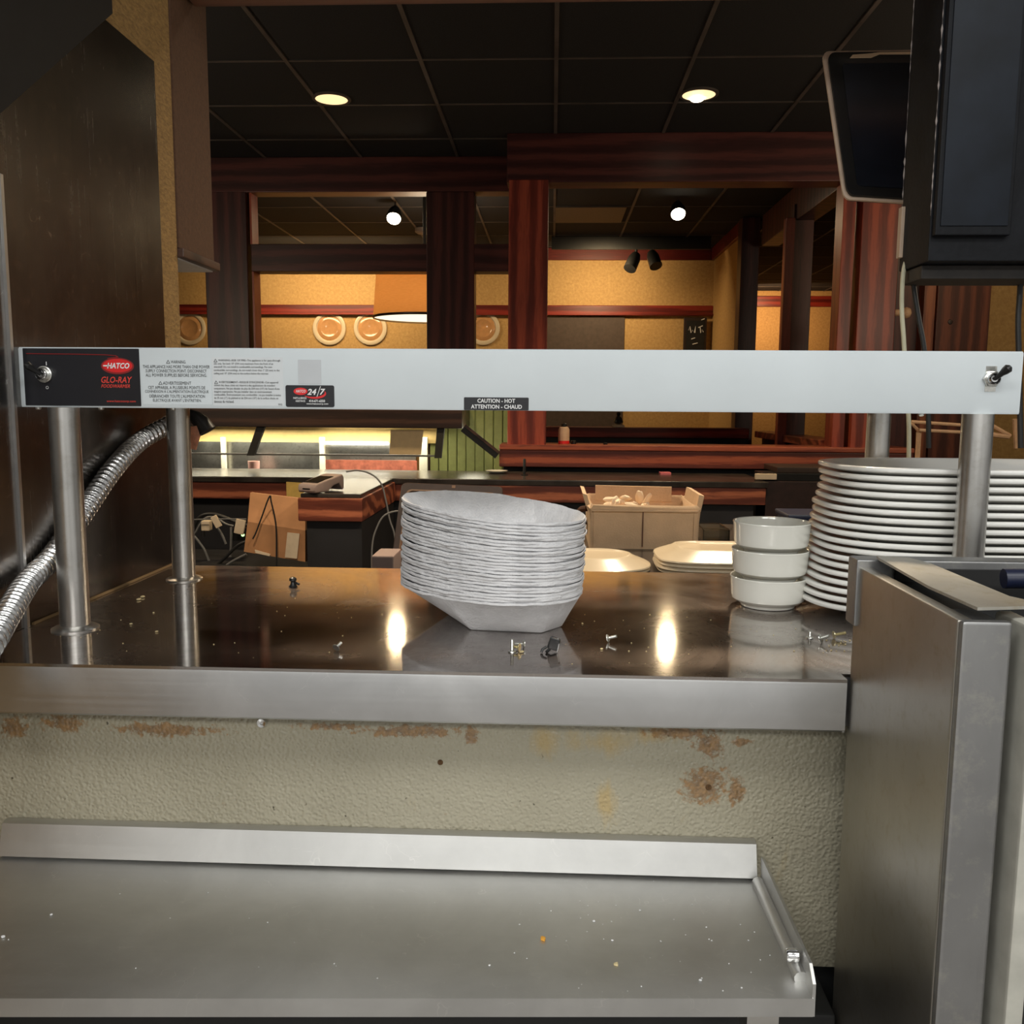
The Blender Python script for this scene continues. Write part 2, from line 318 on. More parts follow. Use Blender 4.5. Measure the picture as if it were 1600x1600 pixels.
# ------------------------------------------------------------------ mesh builder
class MB:
    def __init__(s): s.v = []; s.f = []; s.bev = False
    def add(s, vs, fs):
        o = len(s.v); s.v += [Vector(v) for v in vs]; s.f += [tuple(i + o for i in f) for f in fs]; return s
    def box(s, x0, x1, y0, y1, z0, z1, bev=0.0, mtx=None):
        x0, x1 = sorted((x0, x1)); y0, y1 = sorted((y0, y1)); z0, z1 = sorted((z0, z1))
        if bev <= 0:
            vs = [(x, y, z) for x in (x0, x1) for y in (y0, y1) for z in (z0, z1)]
            fs = [(0, 1, 3, 2), (4, 6, 7, 5), (0, 4, 5, 1), (2, 3, 7, 6), (0, 2, 6, 4), (1, 5, 7, 3)]
        else:
            s.bev = True; bm = bmesh.new(); bmesh.ops.create_cube(bm, size=1)
            for v in bm.verts: v.co = Vector(((x0 + x1) / 2 + v.co.x * (x1 - x0), (y0 + y1) / 2 + v.co.y * (y1 - y0), (z0 + z1) / 2 + v.co.z * (z1 - z0)))
            bmesh.ops.bevel(bm, geom=bm.edges[:], offset=min(bev, 0.45 * min(x1 - x0, y1 - y0, z1 - z0)), segments=2, affect='EDGES', profile=0.5)
            bm.verts.index_update(); vs = [v.co.copy() for v in bm.verts]; fs = [tuple(v.index for v in f.verts) for f in bm.faces]; bm.free()
        if mtx is not None: vs = [mtx @ Vector(v) for v in vs]
        return s.add(vs, fs)
    def prism(s, poly, ext):      # poly: list of Vector (planar), ext: Vector
        n = len(poly); ext = Vector(ext); vs = [Vector(p) for p in poly] + [Vector(p) + ext for p in poly]
        fs = [tuple(range(n - 1, -1, -1)), tuple(range(n, 2 * n))] + [(i, (i + 1) % n, n + (i + 1) % n, n + i) for i in range(n)]
        return s.add(vs, fs)
    def loft(s, rings, cap0=True, cap1=True):
        n = len(rings[0]); vs = [p for r in rings for p in r]; fs = []
        for k in range(len(rings) - 1):
            for i in range(n):
                j = (i + 1) % n; fs.append((k * n + i, k * n + j, (k + 1) * n + j, (k + 1) * n + i))
        if cap0: fs.append(tuple(range(n - 1, -1, -1)))
        if cap1: fs.append(tuple(range((len(rings) - 1) * n, len(rings) * n)))
        return s.add(vs, fs)
    def lathe(s, prof, c=(0, 0, 0), n=32, axis='Z', cap0=True, cap1=True, mtx=None):
        c = Vector(c); rings = []
        for r, h in prof:
            ring = []
            for i in range(n):
                a = 2 * math.pi * i / n; p = Vector((r * math.cos(a), r * math.sin(a), h))
                if axis == 'Y': p = Vector((p.x, -p.z, p.y))     # +h comes towards the viewer (-Y)
                if axis == 'X': p = Vector((p.z, p.x, p.y))
                if mtx is not None: p = mtx @ p
                ring.append(p + c)
            rings.append(ring)
        return s.loft(rings, cap0, cap1)
    def tube(s, pts, r, n=10, cap=True):
        pts = [Vector(p) for p in pts]; rings = []; up = None
        for i, p in enumerate(pts):
            t = (pts[min(i + 1, len(pts) - 1)] - pts[max(i - 1, 0)]).normalized()
            if up is None: up = t.orthogonal().normalized()
            up = (up - t * up.dot(t)).normalized(); w = t.cross(up)
            rr = r(i / (len(pts) - 1)) if callable(r) else r
            rings.append([p + (up * math.cos(2 * math.pi * k / n) + w * math.sin(2 * math.pi * k / n)) * rr for k in range(n)])
        return s.loft(rings, cap, cap)
def spline(pts, n=12):
    pts = [Vector(p) for p in pts]; out = []
    P = [pts[0] * 2 - pts[1]] + pts + [pts[-1] * 2 - pts[-2]]
    for i in range(1, len(P) - 2):
        for k in range(n):
            t = k / n; a, b, c, d = P[i - 1:i + 3]
            out.append(0.5 * ((2 * b) + (c - a) * t + (2 * a - 5 * b + 4 * c - d) * t * t + (3 * b - a - 3 * c + d) * t ** 3))
    out.append(pts[-1]); return out
def wloc(o):
    p = Vector(o.location)
    while o.parent: o = o.parent; p += Vector(o.location)
    return p
def build(name, mb, mat, parent=None, origin=None, smooth=35):
    me = bpy.data.meshes.new(name)
    base = wloc(parent) if parent else Vector((0, 0, 0))
    if origin is None:
        xs = [v.x for v in mb.v]; ys = [v.y for v in mb.v]; zs = [v.z for v in mb.v]
        origin = Vector(((min(xs) + max(xs)) / 2, (min(ys) + max(ys)) / 2, min(zs))) if parent is None else base
    origin = Vector(origin)
    me.from_pydata([tuple(v - origin) for v in mb.v], [], mb.f)
    bm = bmesh.new(); bm.from_mesh(me); bmesh.ops.recalc_face_normals(bm, faces=bm.faces[:]); bm.to_mesh(me); bm.free()
    if smooth:
        me.shade_smooth(); me.set_sharp_from_angle(angle=R(smooth))
    me.materials.append(mat if not isinstance(mat, str) else M[mat])
    o = bpy.data.objects.new(name, me); COL.objects.link(o)
    if mb.bev:
        wn = o.modifiers.new('weighted_normal', 'WEIGHTED_NORMAL'); wn.weight = 100; wn.keep_sharp = True; wn.mode = 'FACE_AREA'
    if parent: o.parent = parent; o.location = origin - base
    else: o.location = origin
    return o
def tag(o, label=None, cat=None, group=None, kind=None):
    if label: o['label'] = label
    if cat: o['category'] = cat
    if group: o['group'] = group
    if kind: o['kind'] = kind
    return o
def thing(name, label, cat, loc, group=None):
    o = bpy.data.objects.new(name, None); COL.objects.link(o); o.location = loc; o.empty_display_size = 0.02
    return tag(o, label, cat, group)
def struct(name, mb, mat, label=None):
    o = build(name, mb, mat, smooth=0); o['kind'] = 'structure'
    if label: o['label'] = label; o['category'] = name.split('_')[0]
    return o
def copy_tree(o, parent=None):
    c = o.copy(); COL.objects.link(c)
    if parent: c.parent = parent
    for ch in list(o.children): copy_tree(ch, c)
    return c
# lettering: a text curve turned into mesh data, fitted to a rectangle on a plane facing the viewer (-Y)
def letters(mb, body, x0, x1, z0, z1, Y, shear=0.0, bold=0.0):
    cu = bpy.data.curves.new('lettering', 'FONT'); cu.body = body; cu.size = 1; cu.shear = shear; cu.offset = bold; cu.resolution_u = 2
    o = bpy.data.objects.new('lettering', cu); COL.objects.link(o)
    dg = bpy.context.evaluated_depsgraph_get(); me = bpy.data.meshes.new_from_object(o.evaluated_get(dg))
    vs = [v.co.copy() for v in me.vertices]; fs = [tuple(p.vertices) for p in me.polygons]
    bpy.data.objects.remove(o); bpy.data.curves.remove(cu); bpy.data.meshes.remove(me)
    if not vs: return
    ax0, ax1 = min(v.x for v in vs), max(v.x for v in vs); ay0, ay1 = min(v.y for v in vs), max(v.y for v in vs)
    mb.add([(x0 + (v.x - ax0) / (ax1 - ax0) * (x1 - x0), Y, z0 + (v.y - ay0) / (ay1 - ay0) * (z1 - z0)) for v in vs], fs)
def rrect(x0, x1, z0, z1, Y, r, n=5):
    out = []
    for cx, cz, a0 in ((x1 - r, z1 - r, 0), (x0 + r, z1 - r, 90), (x0 + r, z0 + r, 180), (x1 - r, z0 + r, 270)):
        for k in range(n + 1):
            a = R(a0 + 90 * k / n); out.append(Vector((cx + r * math.cos(a), Y, cz + r * math.sin(a))))
    return out
def superell(a, b, n, cnt, z, cx=0, cy=0, rot=0, jit=0):
    out = []
    for i in range(cnt):
        t = 2 * math.pi * i / cnt; c, s_ = math.cos(t), math.sin(t)
        x = a * math.copysign(abs(c) ** (2 / n), c); y = b * math.copysign(abs(s_) ** (2 / n), s_)
        out.append(Vector((cx + x * math.cos(rot) - y * math.sin(rot), cy + x * math.sin(rot) + y * math.cos(rot), z)))
    return out

CZ = 1.20                     # pass shelf height
HZ = 2.95                     # dining ceiling height
# ================================================================== STRUCTURE
struct('floor', MB().box(-7, 7, -4.6, 14, -0.05, 0), 'floor')
struct('wall_back', MB().box(-2.6, 2.6, -4.6, -4.5, 0, 2.75), 'kwall')
struct('wall_kitchen_right', MB().box(2.5, 2.6, -4.5, 1.4, 0, 2.75), 'kwall')
struct('wall_kitchen_left', MB().box(-2.6, -2.5, -4.5, 0.3, 0, 2.75), 'kwall')
struct('ceiling_kitchen', MB().box(-2.6, 2.6, -4.6, 1.40, 2.75, 2.80), 'kceil')
# wall left of the pass, papered; its return comes towards the kitchen
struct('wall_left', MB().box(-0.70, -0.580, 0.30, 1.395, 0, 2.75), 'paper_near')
struct('wall_kitchen_side', MB().box(-2.6, -0.70, 0.30, 0.40, 0, 2.75), 'kwall')
hz = at(700, 7, 1.485).z
struct('wall_header', MB().box(-0.574, 2.6, 1.40, 1.47, hz + 0.03, HZ + 0.05), 'kdark')
struct('trim_1', MB().box(-0.574, 2.6, 1.385, 1.485, hz, hz + 0.03, 0.003), 'header')
struct('wall_right', MB().box(0.98, 2.6, 1.40, 1.47, 0, hz), 'kdark')
# pebbled panel under the shelf
zb = at(1250, 1509, 0.862).z
o = build('wall_front', MB().box(-1.2, 1.2, 0.862, 0.90, zb, CZ - 0.035), 'frp', origin=(0, 0, 0), smooth=0); o['kind'] = 'structure'
struct('baseboard_front', MB().box(-1.2, 1.2, 0.872, 0.90, 0, zb), 'blackmatte')
# dining room
struct('ceiling', MB().box(-7, 7, 1.47, 14, HZ, HZ + 0.06), 'ceil')
gb = MB()
for k in range(-11, 12): gb.box(k * 0.6 - 0.009, k * 0.6 + 0.009, 1.48, 13.9, HZ - 0.006, HZ)
y = 1.75
while y < 13.8:
    gb.box(-7, 7, y - 0.007, y + 0.007, HZ - 0.004, HZ); y += 0.6
struct('trim_2', gb, 'grid')
FW = 9.05
cx = at(1113, 500, FW).x
struct('wall_far', MB().box(-7, cx + 0.1, FW, FW + 0.1, 0, HZ), 'paper_gold')
struct('wall_far_return', MB().box(cx, cx + 0.1, 7.75, FW, 0, HZ), 'paper_gold')
struct('wall_far_right', MB().box(cx + 0.1, 7, 12.4, 12.5, 0, HZ), 'paper_gold')
struct('wall_dining_left', MB().box(-7.1, -7, 1.4, 14, 0, HZ), 'paper_gold')
struct('wall_dining_right', MB().box(7, 7.1, 1.4, 14, 0, HZ), 'paper_gold')
struct('wall_dining_end', MB().box(-7.1, 7.1, 14, 14.1, 0, HZ + 0.06), 'kdark')
struct('wall_dining_near', MB().box(-7.1, -0.70, 1.40, 1.47, 0, HZ), 'kdark')
# picture rails and crown on the far walls
z0, z1 = at(700, 491, FW).z, at(700, 477, FW).z
tb = MB().box(-7, cx, FW - 0.035, FW, z0, z1, 0.006).box(-7, cx, FW - 0.06, FW, z0 - 0.012, z0 + 0.008, 0.004)
struct('trim_3', tb, 'trimred')
z0c, z1c = at(950, 407, FW).z, at(950, 393, FW).z
struct('trim_4', MB().box(-1.5, cx, FW - 0.03, FW, z0c, HZ, 0.004).box(cx - 0.03, cx, 7.76, FW - 0.03, z0c, HZ, 0.004), 'trimred')
q = at(1200, 470, 12.4)
struct('trim_5', MB().box(cx + 0.12, 6, 12.36, 12.4, q.z - 0.08, q.z + 0.06, 0.004), 'trimred')
# flat panel in shade colour, standing for the recess below the picture rail
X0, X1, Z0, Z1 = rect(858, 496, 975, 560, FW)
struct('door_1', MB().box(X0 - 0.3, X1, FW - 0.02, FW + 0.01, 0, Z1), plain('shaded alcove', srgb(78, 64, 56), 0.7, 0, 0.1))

# ================================================================== PASS SHELF
pf = atz(660, 1049, CZ).y
sl = thing('pass_shelf', 'long stainless steel pass-through counter under the food warmer', 'counter', (-0.1, 1.05, CZ - 0.05))
xr = atz(1326, 1064, CZ).x
OX = xr + 0.003
d_ = ray(1337, 882); OB = d_.y * OX / d_.x
PB = atz(600, 888, CZ).y
top = MB().prism([Vector((x_, y_, CZ - 0.003)) for x_, y_ in ((-0.58, pf), (xr, pf), (xr, OB + 0.014), (0.98, OB + 0.014), (0.98, PB), (-0.58, PB))], (0, 0, 0.003))
o = build('shelf_top', top, 'counter', sl)
za = at(660, 1130, pf).z
prof = [Vector((-0.58, pf + 0.004, CZ - 0.0002)), Vector((-0.58, pf + 0.001, CZ - 0.0015)), Vector((-0.58, pf, CZ - 0.005)), Vector((-0.58, pf, za + 0.002)), Vector((-0.58, pf + 0.002, za)),
        Vector((-0.58, pf + 0.03, za)), Vector((-0.58, pf + 0.03, za + 0.003)), Vector((-0.58, pf + 0.005, za + 0.003)), Vector((-0.58, pf + 0.005, CZ - 0.004))]
ap = MB().prism(prof, (xr + 0.58, 0, 0)).box(xr - 0.002, xr, pf + 0.001, OB + 0.014, za, CZ - 0.004).box(xr, 0.98, OB + 0.014, OB + 0.016, za, CZ - 0.003)
build('front_apron', ap, 'apron', sl)
build('under_frame', MB().box(-0.72, 0.98, 0.90, PB - 0.02, CZ - 0.035, CZ - 0.0035), 'blackmatte', sl)
# backing below shelf, so the void under it is closed
# bolt and screws in the panel
def boltface(px, py, r, name, label, mat='zinc', h=0.004):
    p = at(px, py, 0.862); b = MB().lathe([(r, 0), (r, h * 0.5), (r * 0.8, h), (r * 0.35, h * 0.9), (r * 0.3, h * 0.5)], (p.x, 0.862, p.z), 20, 'Y')
    tag(build(name, b, mat), label, 'bolt' if 'bolt' in name else 'screw')
boltface(410, 1128, 0.0055, 'bolt', 'round bolt head peeking out under the left half of the counter edge', 'chrome')
boltface(1107, 1230, 0.003, 'screw', 'brown screw head in the middle of the rust stain on the wall panel', 'rust', 0.0015)
boltface(688, 1191, 0.0028, 'screw', 'brown screw head in the pebbled wall panel below the paper bowls', 'rust', 0.0015)

# ================================================================== LOWER TRAY SHELF
TZ = at(600, 1356, 0.845).z
tr = thing('tray_shelf', 'wide shallow stainless steel tray shelf with raised back and side lip', 'shelf', (-0.2, 0.75, TZ))
xl, xrt = at(4, 1290, 0.85).x, at(1182, 1312, 0.85).x
rimz = at(600, 1300, 0.85).z
yl, yr2 = atz(0, 1556, TZ).y - 0.004, atz(1270, 1560, TZ).y
fl = atz(-240, 1552, TZ).x
xfr = atz(1271, 1560, TZ).x
plate_ = MB().prism([Vector((xl, 0.85, TZ)), Vector((xrt + 0.004, 0.85, TZ)), Vector((xfr, yr2, TZ)), Vector((xl, yl - 0.006, TZ))], (0, 0, -0.002))
build('tray_bed', plate_, 'tray', tr)
bk = MB().prism([Vector((xl, 0.848, TZ - 0.001)), Vector((xl, 0.840, TZ + 0.003)), Vector((xl, 0.850, rimz - 0.002)), Vector((xl, 0.855, rimz)), Vector((xl, 0.861, rimz - 0.001)), Vector((xl, 0.861, rimz - 0.004)), Vector((xl, 0.853, rimz - 0.005))], (xrt - xl, 0, 0))
build('back_lip', bk, 'tray', tr)
lipd = at(1270, 1588, yr2).z
fr_ = MB().prism([Vector((xl, yl - 0.0068, TZ + 0.0004)), Vector((xfr, yr2 - 0.0008, TZ + 0.0004)), Vector((xfr, yr2 - 0.0008, lipd)), Vector((xl, yl - 0.0068, lipd))], (0, 0.003, 0))
build('front_lip', fr_, 'tray', tr)
sz = at(1187, 1340, 0.84).z
sd = MB().prism([Vector((xrt + 0.003, 0.838, TZ - 0.001)), Vector((xrt + 0.003, 0.842, sz)), Vector((xrt + 0.003, 0.832, sz + 0.001)), Vector((xfr - 0.001, yr2 + 0.012, TZ + 0.022)), Vector((xfr - 0.001, yr2, TZ + 0.012)), Vector((xfr - 0.001, yr2 - 0.0005, lipd))], (0.0025, 0, 0))
build('side_lip', sd, 'tray', tr)
bl = MB().tube([(xrt - 0.001, 0.833, TZ + 0.003), (xfr - 0.004, yr2 + 0.02, TZ + 0.003)], 0.006, 12)
build('corner_bead', bl, 'tray', tr)
p = atz(1238, 1505, TZ + 0.006)
build('bolt', MB().lathe([(0.0055, 0), (0.0055, 0.008), (0.0045, 0.0095), (0.0015, 0.010)], (xfr - 0.0035, p.y, TZ + 0.013), 16, 'X', mtx=Matrix.Rotation(R(180), 3, 'Z')), 'chrome', tr)
p = at(1192, 1596, yr2 + 0.03)
build('bracket', MB().box(p.x - 0.013, p.x + 0.013, yr2 + 0.03, 0.86, lipd - 0.05, TZ - 0.002), 'tube', tr)
# steel ledge of the base, dark cabinet under the tray
q = at(1290, 1575, 0.80)
tag(build('base_cabinet', MB().box(-1.2, OX - 0.002, 0.79, 0.871, 0.1, q.z, 0.004), 'blackmatte'), 'black base cabinet below the tray shelf', 'cabinet')
# scraps on the tray
def scrap(px, py, s, mat, name, label, Z):
    p = atz(px, py, Z); n = 7
    ring = [Vector((p.x + s * random.uniform(.5, 1) * math.cos(2 * math.pi * i / n), p.y + s * random.uniform(.5, 1.3) * math.sin(2 * math.pi * i / n), Z + 0.0003)) for i in range(n)]
    b = MB().loft([ring, [v * 1.0 + Vector((0, 0, s * 0.35)) for v in ring], [v.lerp(p + Vector((0, 0, s * 0.5)), .6) + Vector((0, 0, s * .2)) for v in ring]])
    tag(build(name, b, mat), label, 'food scrap')
scrap(848, 1468, 0.0038, 'orangescrap', 'food_scrap', 'orange food scrap in the middle of the tray shelf', TZ)
scrap(963, 1508, 0.0026, 'crumb', 'food_scrap', 'pale yellow crumb right of the orange scrap on the tray', TZ)
cb = MB()
rs = random.Random(3)
def addcrumb(cb, px, py, s, Z):
    p = atz(px, py, Z); m = Matrix.Rotation(rs.random() * 6, 3, 'Z'); b = bmesh.new(); bmesh.ops.create_icosphere(b, subdivisions=1, radius=1)
    b.verts.index_update()
    cb.add([p + m @ Vector((v.co.x * s * rs.uniform(.7, 1.3), v.co.y * s * rs.uniform(.6, 1.1), s * 0.5 + v.co.z * s * 0.5)) for v in b.verts], [tuple(v.index for v in f.verts) for f in b.faces]); b.free()
for k in range(55): addcrumb(cb, rs.uniform(780, 1220), rs.uniform(1375, 1550), rs.uniform(0.0003, 0.0009), TZ)
for k in range(16): addcrumb(cb, rs.uniform(5, 700), rs.uniform(1375, 1540), rs.uniform(0.0003, 0.0008), TZ)
for (a, b_, s) in ((1094, 1533, .0016), (928, 1440, .0014), (1000, 1423, .0012), (80, 1430, .0016), (5, 1465, .002), (765, 1509, .0012), (957, 1470, .0012)): addcrumb(cb, a, b_, s, TZ)
tag(build('tray_crumbs', cb, plain('white crumb', g(0.75), 0.8, 0, 0.1)), 'white crumbs scattered over the tray shelf', 'crumbs', kind='stuff')

# ================================================================== LEFT WALL CLADDING, HOOD, CONDUIT
LX = -0.580
def onleft(px, py):       # point on the plane X = LX
    d = ray(px, py); return Vector((0, 0, HC)) + d * (LX / d.x)
cl = thing('steel_wall_panel', 'dark greasy stainless steel splash panel on the left wall', 'wall panel', (LX, 1.15, CZ))
a = onleft(236, 96); b_ = onleft(145, 20); c = onleft(-5, 168)
poly = [Vector((LX + 0.0005, a.y, CZ)), Vector((LX + 0.0005, a.y, a.z)), Vector((LX + 0.0005, b_.y, a.z)), Vector((LX + 0.0005, 0.80, c.z + (c.z - a.z) / (0.935 - b_.y) * (0.80 - 0.935))), Vector((LX + 0.0005, 0.80, CZ - 0.1)), Vector((LX + 0.0005, pf - 0.002, CZ - 0.1)), Vector((LX + 0.0005, pf - 0.002, CZ + 0.0005)), Vector((LX + 0.0005, a.y, CZ + 0.0005))]
build('steel_sheet', MB().prism(poly[1:], (0.004, 0, 0)), 'cladding', cl)
build('edge_strip', MB().box(LX + 0.0045, LX + 0.008, 0.936, 0.941, CZ, a.z - 0.25), 'apron', cl)
build('caulk_line', MB().tube([(LX + 0.006, 0.95, CZ + 0.001), (LX + 0.006, a.y, CZ + 0.001)], 0.0022, 8), plain('old caulk', srgb(120, 96, 62), 0.7), cl)
hb = MB().prism([Vector((LX + 0.0005, b_.y + 0.01, a.z + 0.002)), Vector((LX + 0.0005, 0.30, c.z + (c.z - a.z) / (0.935 - b_.y) * (0.30 - 0.935))), Vector((LX + 0.0005, 0.30, 2.7)), Vector((LX + 0.0005, b_.y + 0.01, 2.7))], (0.02, 0, 0))
tag(build('hood_side', hb, 'kdark'), 'black exhaust hood side above the steel wall panel', 'hood')
# soffit box past the wall end
sy0, sy1 = 1.485, 1.60
X = at(278, 396, 1.40).x
sf = thing('soffit_box', 'brown fabric-covered soffit hanging at the left of the pass opening', 'soffit', (LX, 1.50, 1.7))
zs = at(341, 425, 1.57).z
build('panel', MB().box(LX - 0.1, LX + 0.003, 1.396, 1.54, zs + 0.012, HZ, 0.001), 'fabric_brown', sf)
build('trim', MB().box(LX - 0.1, LX + 0.009, 1.397, 1.552, zs - 0.002, zs + 0.012, 0.002), 'canopy', sf)
build('underside', MB().box(LX - 0.095, LX - 0.002, 1.402, 1.545, zs - 0.004, zs - 0.002), 'kceil', sf)
# flexible conduit
cpts = [at(270, 660, 1.262), at(215, 690, 1.20), at(160, 735, 1.12), at(112, 800, 1.045), at(72, 868, 0.975), at(42, 912, 0.91), at(12, 960, 0.84), at(-30, 1030, 0.77), at(-120, 1150, 0.70)]
for v in cpts: v.x = max(v.x, LX + 0.019)
sp = spline(cpts, 40)
L = [0]
for i in range(1, len(sp)): L.append(L[-1] + (sp[i] - sp[i - 1]).length)
tot = L[-1]; nt_ = int(tot / 0.0009); path = []; j = 0
for k in range(nt_ + 1):
    d = tot * k / nt_
    while j < len(L) - 2 and L[j + 1] < d: j += 1
    path.append(sp[j].lerp(sp[j + 1], (d - L[j]) / max(1e-9, L[j + 1] - L[j])))
cm = MB().tube(path, lambda t: 0.0112 + 0.0019 * max(-0.8, math.sin(2 * math.pi * t * tot / 0.0086)), 18)
tag(build('flexible_conduit', cm, 'conduit', smooth=60), 'ribbed flexible metal conduit rising along the left wall behind the posts', 'conduit')

# ================================================================== FOOD WARMER
HY = 0.955                                   # front face plane
hx0, hx1 = at(28, 588, HY).x, at(1596, 598, HY).x
hz0, hz1 = at(800, 641.5, HY).z, at(800, 545.5, HY).z
BK = 1.262
wm = thing('food_warmer', 'long white strip food warmer standing on four steel posts', 'food warmer', (-0.05, 1.11, CZ))
body = MB().prism([Vector((hx0, HY + 0.001, hz0)), Vector((hx0, HY, hz0 + 0.002)), Vector((hx0, HY, hz1 - 0.002)), Vector((hx0, HY + 0.002, hz1)), Vector((hx0, HY + 0.11, hz1)), Vector((hx0, HY + 0.11, hz0 + 0.012)), Vector((hx0, HY + 0.012, hz0 + 0.012)), Vector((hx0, HY + 0.012, hz0))], (hx1 - hx0, 0, 0))
build('housing', body, 'enamel', wm)
build('rear_housing', MB().box(hx0, hx1, BK - 0.10, BK, hz0, hz1, 0.002).box(hx0, hx0 + 0.02, HY + 0.11, BK - 0.1, hz0 + .006, hz1 - 0.002).box(hx1 - 0.02, hx1, HY + 0.11, BK - 0.1, hz0 + .006, hz1 - 0.002), 'apron', wm)
build('reflector', MB().box(hx0 + 0.03, hx1 - 0.03, HY + 0.02, HY + 0.10, hz0 + 0.002, hz0 + 0.011), 'blackmatte', wm)
for sx, xx in ((-1, hx0), (1, hx1)):
    for zz in (hz0 + 0.010, hz1 - 0.006):
        build('screw', MB().lathe([(0.0032, 0), (0.0032, 0.0015), (0.0015, 0.003)], (xx, HY + 0.008, zz), 12, 'X', mtx=Matrix.Rotation(R(180 if sx < 0 else 0), 3, 'Z')), 'zinc', wm)
for (lpx, lpy, Yp) in ((118, 982, None), (288, 905, None), (1516, 980, 'R'), (1372, 900, 'B')):
    if Yp is None: p = atz(lpx, lpy, CZ)
    elif Yp == 'R': p = Vector((at(1528, 650, 0.965).x, 0.965, CZ))
    else: p = Vector((at(1373, 660, 1.245).x, 1.245, CZ))
    leg = build('leg', MB().lathe([(0.0155, 0.0), (0.0155, hz0 - CZ + (0.0 if p.y < 1.1 else 0.001))], (p.x, p.y, CZ), 32), 'tube', wm)
    fl_ = MB().lathe([(0.0245, 0.0), (0.0245, 0.0015), (0.022, 0.003), (0.018, 0.0038), (0.0155, 0.005)], (p.x, p.y, CZ), 32)
    build('flange', fl_, 'tube', leg)
# underside fasteners
for px in (60, 158, 270, 1440): build('screw', MB().lathe([(0.003, 0), (0.003, -0.002), (0.0015, -0.003)], (at(px, 640, HY + 0.008).x, HY + 0.008, hz0), 10), 'zinc', wm)
def hx(px): return at(px, 590, HY).x
def rot_z(px, py): return at(px, py, HY).z
E_ = 0.0006
def toggle(px, py, name='toggle_switch', plate=False):
    p = at(px, py, HY)
    mb = MB()
    t = build(name, MB().lathe([(0.0088, 0), (0.0088, 0.003), (0.0078, 0.0035), (0.0078, 0.004)], (p.x, HY - E_, p.z), 6 if plate else 24, 'Y'), 'zinc', wm)
    build('collar', MB().lathe([(0.0062, 0.0035), (0.0062, 0.009), (0.0052, 0.010), (0.0035, 0.008)], (p.x, HY - E_, p.z), 20, 'Y'), 'chrome', t)
    d = Vector((0.010 if plate else -0.009, -0.010, 0.012 if plate else 0.009)); s0 = Vector((p.x, HY - 0.009, p.z)); d.normalize()
    build('lever', MB().tube([s0, s0 + d * 0.008, s0 + d * 0.012, s0 + d * 0.016, s0 + d * 0.0185], lambda t: [0.0024, 0.0030, 0.0042, 0.0046, 0.0020][min(4, int(t * 4 + 0.5))], 14), 'blackplastic', t)
    if plate: build('switch_plate', MB().box(p.x - 0.0055, p.x + 0.0055, HY - 0.0005, HY, p.z - 0.013, p.z + 0.013), 'zinc', t)
def sticker(name, x0, y0, x1, y1, mat, label=None, r=0.0008, parent=None, lift=0.0004):
    xm = (x0 + x1) / 2; a0, a1 = at(x0, (y0 + y1) / 2, HY).x, at(x1, (y0 + y1) / 2, HY).x
    zz0, zz1 = at(xm, y1, HY).z, at(xm, y0, HY).z
    o = build(name, MB().prism(rrect(a0, a1, zz0, zz1, HY - lift, r), (0, lift, 0)), mat, parent or wm)
    if label: o['label'] = label
    return o
def tx(mb, body, x0, y0, x1, y1, shear=0, bold=0, lift=E_): 
    xm = (x0 + x1) / 2
    letters(mb, body, at(x0, (y0 + y1) / 2, HY).x, at(x1, (y0 + y1) / 2, HY).x, at(xm, y1, HY).z, at(xm, y0, HY).z, HY - lift, shear, bold)
def ellipse(mb, px, py, rx, ry, lift, n=40):
    p = at(px, py, HY); s = HY / F
    mb.add([(p.x + rx * s * math.cos(2 * math.pi * i / n), HY - lift, p.z + ry * s * math.sin(2 * math.pi * i / n)) for i in range(n)], [tuple(range(n))])
cp = sticker('control_label', 38, 544.5, 219, 634, 'sticker_black', 'black label with red and white lettering')
r_ = MB(); ellipse(r_, 184, 571.5, 24, 10.5, 0.0009)
build('logo_oval', r_, 'ink_red', cp)
r_ = MB(); ellipse(r_, 184, 572, 26.5, 12.8, 0.0007); build('logo_ring', r_, 'ink_darkred', cp)
r_ = MB(); r_.tube([at(41, 552.5, HY - 0.0007), at(120, 553.5, HY - 0.0007), at(165, 554.5, HY - 0.0007), at(181, 556, HY - 0.0007), at(185, 558, HY - 0.0007), at(168, 560, HY - 0.0007)], 0.0005, 6)
build('red_stripe', r_, 'ink_darkred', cp)
wmb = MB(); tx(wmb, 'HATCO', 168, 567, 203, 576, 0.25, 0.03, 0.0011); tx(wmb, '-', 162, 570.5, 170, 572.5, 0, 0.02, 0.0011)
build('logo_lettering', wmb, 'ink_white', cp); wmb = MB(); tx(wmb, 'I', 72.2, 565, 73.4, 571); pass
build('on_mark', wmb, 'ink_white', cp); wmb = MB(); tx(wmb, 'O', 72, 603, 76.5, 608); build('off_mark', wmb, 'ink_white', cp)
om = MB(); tx(om, 'GLO-RAY', 158.5, 588.5, 207, 598.5, 0.25, 0.015); tx(om, 'FOODWARMER', 158.5, 600.5, 203.5, 606, 0.3, 0.01); tx(om, 'www.hatcocorp.com', 167, 625, 212.5, 629.5, 0, 0.005)
build('red_lettering', om, 'ink_orange', cp)
toggle(71, 585)
toggle(1548, 592, plate=True)
bd = MB()
def tri(mb, px, py, s):
    p = at(px, py, HY); k = s * HY / F
    for (a, b2) in (((-1, -.8), (1, -.8)), ((1, -.8), (0, .9)), ((0, .9), (-1, -.8))):
        A = Vector((p.x + a[0] * k, HY - E_, p.z + a[1] * k)); B = Vector((p.x + b2[0] * k, HY - E_, p.z + b2[1] * k)); mb.tube([A, B], 0.00022, 4)
